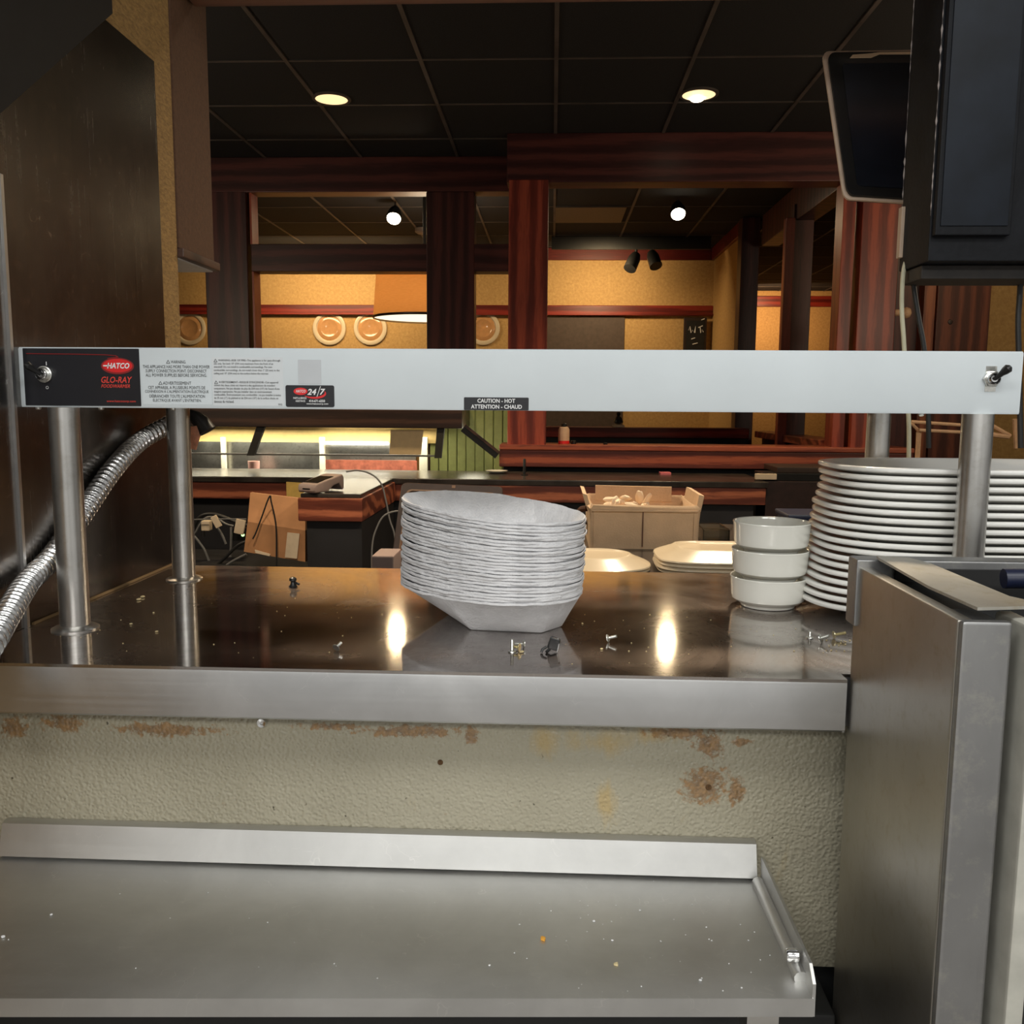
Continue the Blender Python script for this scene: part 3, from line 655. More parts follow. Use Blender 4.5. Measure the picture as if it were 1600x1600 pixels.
for (t, a0, a1, yy) in (('WARNING', 267, 290, 565.5), ('THIS APPLIANCE HAS MORE THAN ONE POWER', 223.5, 328, 573), ('SUPPLY CONNECTION POINT. DISCONNECT', 228, 323, 579.6), ('ALL POWER SUPPLIES BEFORE SERVICING.', 228, 323.5, 586.2),
                        ('ADVERTISSEMENT', 255, 299, 598.6), ('CET APPAREIL A PLUSIEURS POINTS DE', 232, 321, 605.6), ('CONNEXION À L\'ALIMENTATION ÉLECTRIQUE', 227, 326, 612.2), ('DÉBRANCHER TOUTE L\'ALIMENTATION', 234, 320.5, 619), ('ÉLECTRIQUE AVANT L\'ENTRETIEN.', 239.5, 315, 626)):
    acc = 1.2 if any(c in t for c in 'ÀÉ') else 0
    tx(bd, t, a0, yy - 2.4 - acc, a1, yy + 2.4)
tri(bd, 263, 565.3, 2.8); tri(bd, 251, 598.4, 2.8)
w1 = sticker('power_warning_label', 222, 559, 330, 632, 'enamel', 'warning label in two languages', lift=0.00015)
build('lettering', bd, 'ink_grey', w1)
bd = MB()
L1 = ['WARNING--RISK OF FIRE--The appliance is for pass-through', 'use only. Set back 10" (254 mm) maximum from the front of an', 'overshelf. Do not install in combustible surroundings. For non-', 'combustible surroundings, do not install closer than 1" (25 mm) to the', 'ceiling and 10" (254 mm) to the surface below the warmer.']
R1 = [438, 427, 426, 437, 420]
for k, t in enumerate(L1): tx(bd, t, 341 if k == 0 else 334.5, 561.6 + k * 5.1, R1[k], 565.4 + k * 5.1, 0, 0.004)
L2 = ['AVERTISSEMENT--RISQUE D\'INCENDIE--Cet appareil', 'ouvert des deux côtés est réservé à des applications de transfert', 'uniquement. Ne pas décaler de plus de 254 mm (10") de l\'avant d\'une', 'étagère superposée. Ne pas installer dans un environnement', 'combustible. Environnement non combustible : ne pas installer à moins', 'de 25 mm (1") du plafond et de 254 mm (10") de la surface située en', 'dessous du réchaud.']
R2 = [435, 430, 437, 425, 439, 435, 366]
for k, t in enumerate(L2): tx(bd, t, 342 if k == 0 else 335, 595.6 + k * 4.95, R2[k], 599.6 + k * 4.95, 0, 0.004)
tri(bd, 337, 563.4, 2.6); tri(bd, 338, 597.3, 2.6)
tx(bd, '993', 435, 630.6, 441, 633.6)
w2 = sticker('fire_warning_label', 332, 558, 443, 634, 'sticker_white', 'fire warning label in small print', lift=0.00015)
build('lettering', bd, 'ink_grey', w2)
sticker('blank_label', 466, 562, 502, 600, 'sticker_grey', 'pale grey square label')
s3 = sticker('service_label', 446.5, 602, 522.5, 636, 'sticker_black', 'black round-cornered service label with red ovals', 0.002)
r_ = MB(); ellipse(r_, 470, 611.5, 11, 5.6, 0.0010); ellipse(r_, 492, 615, 18, 8, 0.0006); build('red_ovals', r_, 'ink_red', s3)
r_ = MB(); ellipse(r_, 489, 613, 19, 7, 0.0008); build('black_oval', r_, 'sticker_black', s3)
wmb = MB(); tx(wmb, 'HATCO', 463, 609, 478, 613.5, 0.2, 0.02, 0.0013); tx(wmb, '24', 480.5, 607.5, 495, 617, 0.25, 0.03, 0.0013); tx(wmb, '/', 495, 603.5, 502, 620, 0.3, 0.0, 0.0013); tx(wmb, '7', 500, 607.5, 509, 617, 0.25, 0.03, 0.0013)
tx(wmb, 'PARTS & SERVICE', 458.5, 620.5, 479, 623.5, 0, 0.02); tx(wmb, 'ASSISTANCE', 462, 625, 477, 628, 0, 0.02); tx(wmb, '414-671-6350', 483, 624.5, 508, 628.5, 0, 0.025); tx(wmb, 'www.hatcocorp.com', 479, 629.5, 513, 633, 0, 0.015)
build('white_lettering', wmb, 'ink_white', s3)
s4 = sticker('caution_label', 725, 621, 826, 641, 'sticker_black', 'black caution label with white lettering', 0.001)
wmb = MB(); tx(wmb, 'CAUTION - HOT', 746, 623, 805, 629.5, 0, 0.02); tx(wmb, 'ATTENTION - CHAUD', 736, 632.2, 815.5, 638.7, 0, 0.02)
build('white_lettering', wmb, 'ink_white', s4)
# cord end hanging at the rear of the warmer
pe = at(290, 648, 1.255)
pl = thing('cable_end', 'black cable connector with a pink tag hanging behind the left rear post', 'cable', pe)
build('connector', MB().tube([at(285, 645, 1.255), at(305, 652, 1.25), at(315, 660, 1.25), at(324, 674, 1.25)], lambda t: 0.008 + 0.005 * t, 14), 'cordblack', pl)
build('wrapper_tag', MB().prism([at(292, 668, 1.24), at(309, 665, 1.24), at(312, 680, 1.24), at(305, 703, 1.24), at(293, 700, 1.24)], (0, 0.004, 0)), 'pinkbag', pl)

# ================================================================== PAPER BOWLS
def bowl_mesh(seed):
    rr = random.Random(seed); n = 96; a, b = 0.1135, 0.082
    def poly(t):
        r = 9
        for ph, h in ((0, .068), (60, .050), (120, .050), (180, .068), (240, .050), (300, .050)):
            c = math.cos(t - R(ph))
            if c > 0.05: r = min(r, h / c)
        return r
    def oval(t): return 1 / ((abs(math.cos(t) / a) ** 2.15 + abs(math.sin(t) / b) ** 2.15) ** (1 / 2.15))
    rag = [0.0]
    for i in range(n): rag.append(rag[-1] * 0.6 + rr.uniform(-1, 1) * 0.0009)
    hz_ = [0.0]
    for i in range(n): hz_.append(hz_[-1] * 0.75 + rr.uniform(-1, 1) * 0.0005)
    def ring(f, z, k=0.0, kz=0.0, off=0.0, ins=0.0):
        o = []
        for i in range(n):
            t = 2 * math.pi * i / n; r = poly(t) * (1 - f) + oval(t) * f - ins + k * rag[i]
            o.append(Vector((r * math.cos(t) - 0.0140 * (1 - f), r * math.sin(t) - 0.0100 * (1 - f), z + kz * hz_[i])))
        return o
    H = 0.040
    rings = [ring(0, 0, ins=0.03), ring(0, 0.0, ins=0.0015), ring(0.03, 0.0012), ring(0.5, H * 0.52), ring(0.93, H * 0.945), ring(0.985, H - 0.0008, 0.6, 1), ring(1.0, H - 0.0004, 1.0, 1), ring(1.0, H + 0.0018, 1.0, 1), ring(0.97, H + 0.002, 0.3, 1),
             ring(0.93, H * 0.945 + 0.0022, 0, 0.5), ring(0.5, H * 0.52 + 0.0022), ring(0.03, 0.0036), ring(0, 0.0024, ins=0.0025), ring(0, 0.0024, ins=0.03)]
    return MB().loft(rings)
BC = Vector((-0.069, 1.008, CZ)); BA = math.atan2(0.150, -0.207)
protos = []
NB = 27
ordn = ['lowest', 'second from the bottom', 'third from the bottom', 'fourth from the bottom', 'fifth from the bottom', 'sixth from the bottom', 'seventh from the bottom', 'eighth from the bottom', 'ninth from the bottom', 'tenth from the bottom', 'eleventh from the bottom', 'twelfth from the bottom', 'thirteenth from the bottom', 'middle one']
topn = ['topmost', 'second from the top', 'third from the top', 'fourth from the top', 'fifth from the top', 'sixth from the top', 'seventh from the top', 'eighth from the top', 'ninth from the top', 'tenth from the top', 'eleventh from the top', 'twelfth from the top', 'thirteenth from the top']
for k in range(NB):
    if k < 5:
        o = build('paper_bowl', bowl_mesh(k + 11), 'pulp', origin=(0, 0, 0)); protos.append(o)
    else:
        o = protos[k % 5].copy(); COL.objects.link(o)
    o.location = BC + Vector((random.uniform(-1, 1) * 0.0012, random.uniform(-1, 1) * 0.0012, k * 0.00352 + 0.0002))
    o.rotation_euler = (Matrix.Rotation(BA + random.uniform(-.01, .01), 3, 'Z') @ Matrix.Rotation(-R(0.17 * k), 3, 'Y')).to_euler()
    w = ordn[k] if k < 14 else topn[NB - 1 - k]
    tag(o, 'white oval paper pulp bowl, %s in the tall stack' % w, 'bowl', 'paper bowls in the stack')

# ================================================================== THREE CERAMIC BOWLS
cbp = atz(1199, 946, CZ)
prof = [(0.029, 0.0), (0.0325, 0.0005), (0.0330, 0.0028), (0.0325, 0.0042), (0.0385, 0.0058), (0.0436, 0.0100), (0.0448, 0.0150), (0.0462, 0.0350), (0.0468, 0.0372), (0.0464, 0.0382), (0.0450, 0.0376), (0.0440, 0.0340), (0.0424, 0.0135), (0.036, 0.0092), (0.010, 0.0075)]
for k, lab in enumerate(('bottom', 'middle', 'top')):
    if k == 0: c0 = build('ceramic_bowl', MB().lathe(prof, (0, 0, 0), 64), 'ceramic', origin=(0, 0, 0)); o = c0
    else: o = c0.copy(); COL.objects.link(o)
    o.location = (cbp.x + 0.0006 * k, cbp.y, CZ + 0.0002 + k * 0.0340)
    tag(o, 'white straight-sided ceramic bowl, %s of the stack of three' % lab, 'bowl', 'three stacked ceramic bowls')

# ================================================================== PLATTERS
def platter_mesh(a, b, n=3.0):
    def rg(ins, z): return superell(a - ins, b - ins, n, 88, z)
    rings = [rg(0.085, 0.0012), rg(0.062, 0.0), rg(0.058, 0.0), rg(0.056, 0.0015), rg(0.046, 0.0036), rg(0.010, 0.0132), rg(0.003, 0.0148), rg(0.0006, 0.0158), rg(0.0, 0.0174), rg(0.0004, 0.0192), rg(0.0016, 0.0203), rg(0.004, 0.0208), rg(0.007, 0.0204), rg(0.013, 0.0186), rg(0.046, 0.0078), rg(0.054, 0.0056), rg(0.07, 0.0048)]
    return MB().loft(rings)
tips = [0, 1, 5, 10, 13, 15, 16, 20, 18, 22, 23, 26, 25, 30, 33, 36, 33, 32]
pa, pb = 0.185, 0.112
pcx = at(1261, 940, 1.06).x + pa
NP = len(tips)
onw = ['lowest', 'second from the bottom', 'third from the bottom', 'fourth from the bottom', 'fifth from the bottom', 'sixth from the bottom', 'seventh from the bottom', 'eighth from the bottom', 'ninth from the bottom']
for k in range(NP):
    if k == 0: p0 = build('serving_platter', platter_mesh(pa, pb, 2.9), 'platter', origin=(0, 0, 0)); o = p0
    else: o = p0.copy(); COL.objects.link(o)
    o.location = (pcx + tips[k] * 1.04 / F, 1.0975 + random.uniform(-1, 1) * 0.0015, CZ + 0.0002 + k * 0.0094)
    w = onw[k] if k < 9 else topn[NP - 1 - k]
    tag(o, 'large white china platter, %s in the tall stack at the right' % w, 'platter', 'platters in the tall stack')

# ================================================================== SCREWS AND BITS ON THE SHELF
def screw_mb(L=0.010, r=0.0018, hr=0.0042):
    b = MB(); prof = [(hr, 0), (hr, 0.0006), (hr * 0.9, 0.0012), (r * 1.1, 0.0016)]
    z = 0.0016
    while z < L: prof += [(r * 0.78, z + 0.0003), (r, z + 0.0007)]; z += 0.0010
    prof += [(r * 0.5, L + 0.0006)]
    return b.lathe(prof, (0, 0, 0), 14)
def screw(px, py, label, rot, mat='zinc', L=0.010, hr=0.0042, stand=False, name='screw'):
    p = atz(px, py, CZ); b = screw_mb(L, 0.0018, hr)
    o = build(name, b, mat, origin=(0, 0, 0), smooth=30)
    o.rotation_euler = rot
    zmin = min((o.rotation_euler.to_matrix() @ v.co).z for v in o.data.vertices)
    o.location = (p.x, p.y, CZ - zmin + 0.0001); tag(o, label, 'screw', 'loose screws on the counter')
screw(525, 1018, 'loose silver screw at the left front of the counter', (R(62), 0, R(150)), L=0.008)
screw(949, 1003, 'loose silver screw lying right of the paper bowls', (R(72), 0, R(70)), L=0.010)
screw(800, 1019, 'loose screw standing on its head in front of the paper bowls', (0, 0, 0), L=0.013)
screw(819, 1012, 'loose screw lying with its head turned right beside the upright screw', (R(88), 0, R(-75)), L=0.010)
screw(812, 1018, 'loose screw lying with its yellow shank forward beside the upright screw', (R(88), 0, R(-110)), 'yellowzinc', L=0.009)
screw(1265, 997, 'loose screw standing on its head in front of the platters', (0, 0, 0), L=0.007)
screw(1281, 1004, 'loose screw on its side with its round head toward the white bowls', (R(65), 0, R(55)), L=0.010, hr=0.005)
screw(1302, 998, 'loose yellow screw farthest right near the steel cabinet', (R(80), 0, R(95)), 'yellowzinc', L=0.013)
# black broken clip
p = atz(860, 1019, CZ)
ck = thing('broken_clip', 'small broken black plastic clip lying in front of the paper bowls', 'clip', p)
build('clip_body', MB().box(p.x - 0.005, p.x + 0.006, p.y - 0.003, p.y + 0.004, CZ + 0.003, CZ + 0.016, 0.002, Matrix.Translation(p) @ Matrix.Rotation(R(18), 4, 'Y') @ Matrix.Translation(-p)).tube([p + Vector((-.004, -.002, .006)), p + Vector((-.008, -.004, .004)), p + Vector((-.009, -.005, .001))], 0.0014, 8).tube([p + Vector((0, 0, .004)), p + Vector((-.004, -.004, .001))], 0.0016, 8), 'blackplastic', ck)
build('spring', MB().tube([p + Vector((.007, -.003, .001)), p + Vector((.0085, -.002, .008)), p + Vector((.0075, -.001, .015))], 0.0009, 8), 'chrome', ck)
p = atz(458, 917, CZ)
kb = MB().lathe([(0.0055, 0), (0.006, 0.001), (0.0035, 0.004), (0.003, 0.007), (0.005, 0.009), (0.0045, 0.012), (0.002, 0.0135)], p, 16).tube([p + Vector((.003, 0, .006)), p + Vector((.009, -.002, .004))], 0.0016, 8)
tag(build('rubber_knob', kb, 'blackplastic'), 'tiny black knob lying near the back left of the counter', 'knob')
cb = MB()
for k in range(26): addcrumb(cb, rs.uniform(150, 640), rs.uniform(930, 1030), rs.uniform(0.0004, 0.0009), CZ)
for k in range(34): addcrumb(cb, rs.uniform(880, 1260), rs.uniform(960, 1040), rs.uniform(0.0004, 0.0010), CZ)
for k in range(26): addcrumb(cb, rs.uniform(1285, 1330), rs.uniform(1000, 1025), rs.uniform(0.0004, 0.0012), CZ)
for (a, b_, s) in ((217, 938, .003), (223, 934, .003), (205, 976, .002), (245, 988, .002), (240, 958, .0015), (815, 1020, .0025), (940, 1015, .0018), (910, 975, .0016)): addcrumb(cb, a, b_, s, CZ)
for k in range(14):
    a = k / 14 * 6.28; addcrumb(cb, 118 + 38 * math.cos(a), 985 + 12 * math.sin(a), rs.uniform(0.0004, 0.001), CZ)
tag(build('counter_crumbs', cb, 'crumb'), 'pale food crumbs scattered over the steel counter', 'crumbs', kind='stuff')
# ================================================================== STEEL CABINET AT RIGHT
d = ray(1500, 968); t_ = OX / d.x; OF = (d * t_).y; OZ = HC + (d * t_).z
oc = thing('steel_cabinet', 'greasy stainless steel cooking cabinet at the lower right', 'cabinet', (OX + 0.2, 0.74, 0))
xf = at(1578, 1000, OF).x
build('side_panel', MB().box(OX, OX + 0.012, OF + 0.0035, OB, 0.1, OZ - 0.001, 0.002), 'cooler', oc)
build('front_stile', MB().box(OX, xf, OF - 0.004, OF + 0.003, 0.1, OZ, 0.003).box(OX + 0.0125, xf - 0.001, OF + 0.003, OF + 0.05, 0.1, OZ - 0.004), 'coolerfront', oc)
zt = OZ
ftp = [atz(px, py, zt + 0.005) for px, py in ((1373, 880), (1450, 917), (1527, 954), (1600, 952), (1640, 950), (1577, 936), (1515, 910), (1454, 884), (1420, 875), (1369, 876))]
ft = MB().prism([v + Vector((0, 0, 0.0025 * (k in (0, 9)) - 0.0012 * (k == 1))) for k, v in enumerate(ftp)], (0, 0, 0.0022))
build('top_flap', ft, 'flap', oc)
build('well_back', MB().box(OX + 0.03, OX + 0.5, OB - 0.017, OB - 0.013, 0.6, OZ - 0.001), 'blackmatte', oc)
build('rear_ledge', MB().box(OX - 0.003, OX + 0.5, OB - 0.012, OB + 0.012, zt - 0.055, zt + 0.006, 0.002), 'coolerfront', oc)
build('inner_well', MB().box(OX + 0.05, OX + 0.5, OF + 0.055, OB - 0.014, 0.5, zt - 0.06).box(OX + 0.0125, OX + 0.05, OF + 0.055, OB - 0.014, 0.5, zt - 0.012), 'blackmatte', oc)
q = at(1593, 1300, OF - 0.01)
xd = at(1591, 965, OF - 0.012).x
build('door_frame', MB().box(xf + 0.008, xf + 0.021, OF - 0.016, OF + 0.04, 0.1, OZ - 0.002, 0.003), plain('greyed white paint', srgb(176, 174, 164), 0.45, 0, 0.08, 40), oc)
gr = MB()
zg0, zg1 = at(1595, 1470, OF).z, at(1595, 1240, OF).z
gl = MB().box(xf + 0.0245, xf + 0.2, OF + 0.012, OF + 0.03, zg0 - 0.02, OZ - 0.01)
build('door_backing', gl, 'blackmatte', oc)
nsl = 13
for k in range(nsl):
    zz = zg0 + (zg1 - zg0) * (k + 0.5) / nsl; gr.box(xf + 0.024, xf + 0.2, OF - 0.004, OF + 0.011, zz - 0.0022, zz + 0.0022, 0.0008)
build('louvre_grille', gr, 'chrome', oc)
build('lower_panel', MB().box(xf + 0.0245, xf + 0.2, OF - 0.010, OF + 0.02, 0.1, zg0 - 0.012, 0.003).box(xf + 0.0245, xf + 0.2, OF - 0.010, OF + 0.011, zg1 + 0.01, OZ - 0.012, 0.002), 'coolerfront', oc)
p = at(1590, 930, 0.72)
build('handle_grip', MB().tube([(p.x - 0.012, 0.72, zt + 0.006), (p.x + 0.05, 0.715, zt + 0.008), (p.x + 0.09, 0.71, zt + 0.008)], 0.008, 12), M['blue'], oc)

# ================================================================== UPPER RIGHT: BLACK CABINET, MONITOR, CORDS
KY = 1.28
X0, X1, Z0, Z1 = rect(1466, -120, 1700, 408, KY); Z1 = 2.74
kc = thing('black_cabinet', 'worn black wall cabinet at the top right of the pass', 'cabinet', (X0 + 0.1, KY, Z0))
build('carcass', MB().box(X0, X1, KY, 1.384, Z0, Z1, 0.002), 'blackpaint', kc)
a0, a1, b0, b1 = rect(1470, -110, 1590, 370, KY)
dr = build('door', MB().box(a0, a1, KY - 0.012, KY, b0, b1, 0.002), 'blackpaint', kc)
build('door_face', MB().box(a0 + 0.006, a1 - 0.006, KY - 0.014, KY - 0.012, b0 + 0.012, b1, 0.0005), plain('blue-black panel', (0.010, 0.014, 0.022), 0.4, 0, 0.3, 10, spec=0.2), dr)
build('bottom_rail', MB().box(X0 + 0.004, X1, KY + 0.03, 1.384, at(1500, 436, KY + .03).z, Z0 - 0.0005, 0.002), plain('dark brown board', (0.02, 0.015, 0.012), 0.6, 0, 0.3), kc)
rs2 = random.Random(5)
chip = plain('chipped paint edge', srgb(170, 160, 156), 0.8)
for ye, zlo in ((KY - 0.0004, 0.25), (1.3842, 0.17)):
    pts = [Vector((X0 - 0.0003, ye, Z0 + 0.06 + (Z1 - Z0 - 0.06) * k / 160)) for k in range(161)]
    rad_ = [max(0.00012, rs2.gauss(0.0003, 0.0006)) for k in range(161)]
    build('chipped_edge', MB().tube(pts, lambda t, r_=rad_: r_[min(160, int(t * 160))], 6), chip, kc)
q0, q1, q2, q3 = rect(1408, 322, 1418, 402, 1.37)
tag(build('wall_strip', MB().box(q0, q1, 1.372, 1.385, q2, q3, 0.001), 'beigeplastic'), 'beige chipped strip beside the bottom of the black cabinet', 'trim')
# monitor
mon = thing('display_monitor', 'black monitor with beige edge tilted beside the black cabinet', 'monitor', at(1400, 315, 1.58))
MX0, MZ0 = X0, Z0
TL, TR, BR, BL = at(1284, 80, 1.63), at(1480, 77, 1.63), at(1476, 321, 1.53), at(1318, 311, 1.53)
# planar frame from the corner points
ux = (TR - TL).normalized(); nrm = ux.cross(TL - BL).normalized()
if nrm.y > 0: nrm = -nrm
def mpt(u, v, dpt=0.0):      # u,v in 0..1 from bottom left
    return BL.lerp(BR, u).lerp(TL.lerp(TR, u), v) + nrm * dpt
def mring(ins_u, ins_v, dpt, r=0.06):
    pts = []
    for cu, cv, a0 in ((1 - ins_u - r, 1 - ins_v - r, 0), (ins_u + r, 1 - ins_v - r, 90), (ins_u + r, ins_v + r, 180), (1 - ins_u - r, ins_v + r, 270)):
        for k in range(5):
            a = R(a0 + 90 * k / 4); pts.append(mpt(cu + r * math.cos(a), cv + r * math.sin(a), dpt))
    return pts
build('back_shell', MB().loft([mring(0.06, 0.04, -0.022), mring(0.012, 0.008, -0.004), mring(0.012, 0.008, -0.002)]), 'bezel', mon)
build('mount_arm', MB().box(0.648, 0.675, 1.384, 1.60, Z0 + 0.16, Z0 + 0.19), 'blackmatte', mon)
build('beige_edge', MB().loft([mring(0.0, 0.0, -0.0035), mring(0, 0, 0.0), mring(0.02, 0.012, 0.001), mring(0.035, 0.02, -0.001)]), 'beigeplastic', mon)
build('front_bezel', MB().loft([mring(0.036, 0.021, -0.0005), mring(0.036, 0.021, 0.004), mring(0.10, 0.07, 0.003), mring(0.15, 0.09, -0.0003)]), 'blackplastic', mon)
build('screen', MB().loft([mring(0.15, 0.09, -0.0004, 0.02), mring(0.15, 0.09, 0.001, 0.02)]), plain('blue-black screen', (0.010, 0.012, 0.018), 0.25, 0, 0.2, 8), mon)
hl = MB().prism([mpt(0.21, 0.935, 0.0052), mpt(0.235, 0.957, 0.0052), mpt(0.38, 0.965, 0.0052), mpt(0.45, 0.972, 0.0052), mpt(0.8, 0.972, 0.0052), mpt(0.8, 0.955, 0.0052), mpt(0.45, 0.958, 0.0052), mpt(0.38, 0.935, 0.0052)], nrm * -0.001)
build('pale_edge', hl, plain('pale tan edge', srgb(224, 196, 160), 0.7), mon)  # pale tan strip along the upper bezel
# cords
def cord(name, pts, r, mat, label, cat='cord'):
    tag(build(name, MB().tube(spline(pts, 10), r, 10), mat), label, cat)
cord('hanging_cable', [at(1417, 402, 1.37), at(1411, 430, 1.36), at(1409, 480, 1.36), at(1412, 530, 1.36), at(1416, 600, 1.36), at(1420, 660, 1.36), at(1420, 720, 1.36)], 0.0032, 'cordwhite', 'cream cord hanging below the left corner of the black cabinet')
cord('hanging_cable', [at(1424, 405, 1.38), at(1428, 450, 1.375), at(1436, 500, 1.375), at(1444, 545, 1.375), at(1450, 620, 1.375), at(1451, 700, 1.375)], 0.0036, 'cordblack', 'black cord hanging beside the cream cord')
cord('hanging_cable', [at(1594, 405, 1.37), at(1594, 450, 1.37), at(1591, 500, 1.37), at(1592, 560, 1.37), at(1595, 700, 1.37)], 0.004, 'cordblack', 'black cord hanging at the far right below the cabinet')

# ================================================================== REAR SHELF WITH BUFF PLATES AND BIN
SZ = 1.163
tag(build('rear_shelf', MB().box(-0.03, 0.75, PB + 0.01, 2.15, SZ - 0.02, SZ, 0.002).box(-0.02, 0.0, PB + 0.02, 2.13, 0, SZ - 0.02).box(0.72, 0.74, PB + 0.02, 2.13, 0, SZ - 0.02), 'bartop'), 'dark shelf behind the counter carrying plates and a fabric bin', 'shelf')
def turned_plate(a, b, n):
    def rg(ins, z): return superell(a - ins, b - ins, n, 72, z)
    return MB().loft([rg(0.04, 0.006), rg(0.012, 0.0012), rg(0.004, 0.0), rg(0.0, 0.0015), rg(0.001, 0.0038), rg(0.006, 0.0066), rg(0.030, 0.0165), rg(0.034, 0.0195), rg(0.038, 0.0198), rg(0.041, 0.0175), rg(0.06, 0.017)])
pl0 = None
c = at(927, 880, 1.56)
for k, lab in enumerate(('lower', 'upper')):
    if k == 0: pl0 = build('oval_plate', turned_plate(0.098, 0.09, 2.2), 'buff', origin=(0, 0, 0)); o = pl0
    else: o = pl0.copy(); COL.objects.link(o)
    o.location = (c.x + 0.001 * k, 1.55, SZ + 0.0003 + k * 0.006)
    tag(o, '%s buff oval plate upside down right behind the paper bowls' % lab, 'plate', 'upside-down plates on the rear shelf')
c = at(1142, 880, 1.58)
for k, lab in enumerate(('lowest', 'second lowest', 'second highest', 'highest')):
    if k == 0: pl0 = build('square_plate', turned_plate(0.136, 0.09, 4.0), 'buff', origin=(0, 0, 0)); o = pl0
    else: o = pl0.copy(); COL.objects.link(o)
    o.location = (c.x + (0.002, -0.001, 0.001, 0)[k], 1.565, SZ + 0.0003 + k * 0.0066)
    tag(o, '%s buff square plate upside down behind the white ceramic bowls' % lab, 'plate', 'upside-down plates on the rear shelf')
# fabric bin
BY = 1.76
x0, x1, z0, z1 = rect(921, 790, 1092, 872, BY)
bn = thing('fabric_bin', 'beige canvas storage bin with turned-down rim behind the plates', 'bin', ((x0 + x1) / 2, BY + 0.1, SZ))
zt = at(1000, 792, BY).z; by1 = BY + 0.20
def rr(ins, z, j=0.0): 
    return [Vector((random.uniform(-j, j), random.uniform(-j, j), random.uniform(-j, j) * 1.5)) + Vector((v.x, v.z, z)) for v in rrect(x0 + ins, x1 - ins, BY + ins, by1 - ins, 0, 0.008, 4)]
b = MB().loft([rr(0.0, SZ), rr(-0.001, SZ + 0.05, .001), rr(-0.002, zt - 0.012, .001), rr(-0.004, zt, .003), rr(0.002, zt + 0.004, .002), rr(0.006, zt - 0.002, .001), rr(0.006, SZ + 0.006)])
build('canvas_body', b, 'canvas', bn, smooth=50)
fa = MB()
for (xa, xb, ya, yb, lean) in ((x0 - 0.004, x0 + 0.004, BY + 0.01, by1 - 0.02, -0.010), (x1 - 0.006, x1 + 0.004, BY + 0.01, by1 - 0.02, 0.006), (x0 + 0.02, x1 - 0.03, by1 - 0.008, by1 - 0.002, 0)):
    fa.prism([Vector((xa, ya, zt - 0.01)), Vector((xb, ya, zt - 0.01)), Vector((xb + lean, ya, zt + 0.022)), Vector((xa + lean, ya, zt + 0.024))], (0, yb - ya, 0))
build('rim_flap', fa, 'canvas', bn, smooth=50)
hd = MB().tube(spline([(x0 - 0.004, BY + 0.05, zt - 0.01), (x0 - 0.016, BY + 0.06, zt - 0.014), (x0 - 0.018, BY + 0.10, zt - 0.03), (x0 - 0.004, BY + 0.13, zt - 0.05)], 8), 0.006, 8)
build('handle', hd, 'leather', bn)
build('seam', MB().box((x0 + x1) / 2 - 0.004, (x0 + x1) / 2 - 0.002, BY - 0.0035, BY - 0.001, SZ + 0.005, zt - 0.01), 'leather', bn)
build('piping', MB().box(x0 + 0.008, x0 + 0.011, BY - 0.0035, BY - 0.001, SZ, zt - 0.01).box(x1 - 0.011, x1 - 0.008, BY - 0.0035, BY - 0.001, SZ, zt - 0.01).box(x0 + 0.004, x1 - 0.004, BY - 0.0055, BY - 0.002, zt - 0.009, zt - 0.006), 'canvas', bn)
ts = MB(); rt = random.Random(9)
pc = at(975, 787, BY + 0.07)
for k in range(22):
    b2 = bmesh.new(); bmesh.ops.create_icosphere(b2, subdivisions=2, radius=1); b2.verts.index_update()
    c = Vector((pc.x + rt.uniform(-.035, .05), pc.y + rt.uniform(-.03, .03), pc.z - 0.004 + rt.uniform(-.02, .012)))
    if k < 3: c = Vector((at(955 + 22 * k, 780, BY + .07).x, pc.y, pc.z + .008 + 0.003 * k))
    m_ = Euler((rt.random() * 6, rt.random() * 6, rt.random() * 6)).to_matrix(); s1, s2 = rt.uniform(.010, .020), rt.uniform(.006, .012)
    ts.add([c + m_ @ Vector((v.co.x * s1, v.co.y * s2, v.co.z * s2 * .6)) * (1 + rt.uniform(-.18, .18)) for v in b2.verts], [tuple(v.index for v in f.verts) for f in b2.faces]); b2.free()
tag(build('crumpled_napkins', ts, 'tissue', smooth=25), 'crumpled cream napkins heaped in the fabric bin', 'napkins', kind='stuff')
# clear plastic tub and blue tub
x0, x1, z0, z1 = rect(1098, 828, 1140, 865, 1.80)
cbx = MB()
for (a, b_, c_, d_) in ((x0, x1, 1.80, 1.803), (x0, x1, 1.90, 1.903), (x0, x0 + .003, 1.803, 1.90), (x1 - .003, x1, 1.803, 1.90)): cbx.box(a, b_, c_, d_, SZ, z1)
cbx.box(x0, x1, 1.80, 1.903, SZ, SZ + 0.003).box(x0 - 0.003, x1 + 0.003, 1.797, 1.801, z1, z1 + 0.004)
tag(build('clear_tub', cbx, 'clearplastic'), 'clear plastic tub between the fabric bin and the ceramic bowls', 'tub')
x0, x1, z0, z1 = rect(1262, 812, 1296, 890, 1.70)
tag(build('blue_tub', MB().box(x0 - .02, x1 + 0.03, 1.76, 1.86, SZ, z1, 0.006).box(x0 - .024, x1 + 0.034, 1.756, 1.864, z1 - 0.008, z1 + 0.002, 0.003), 'blue'), 'dark blue tub in shadow behind the platter stack', 'tub')

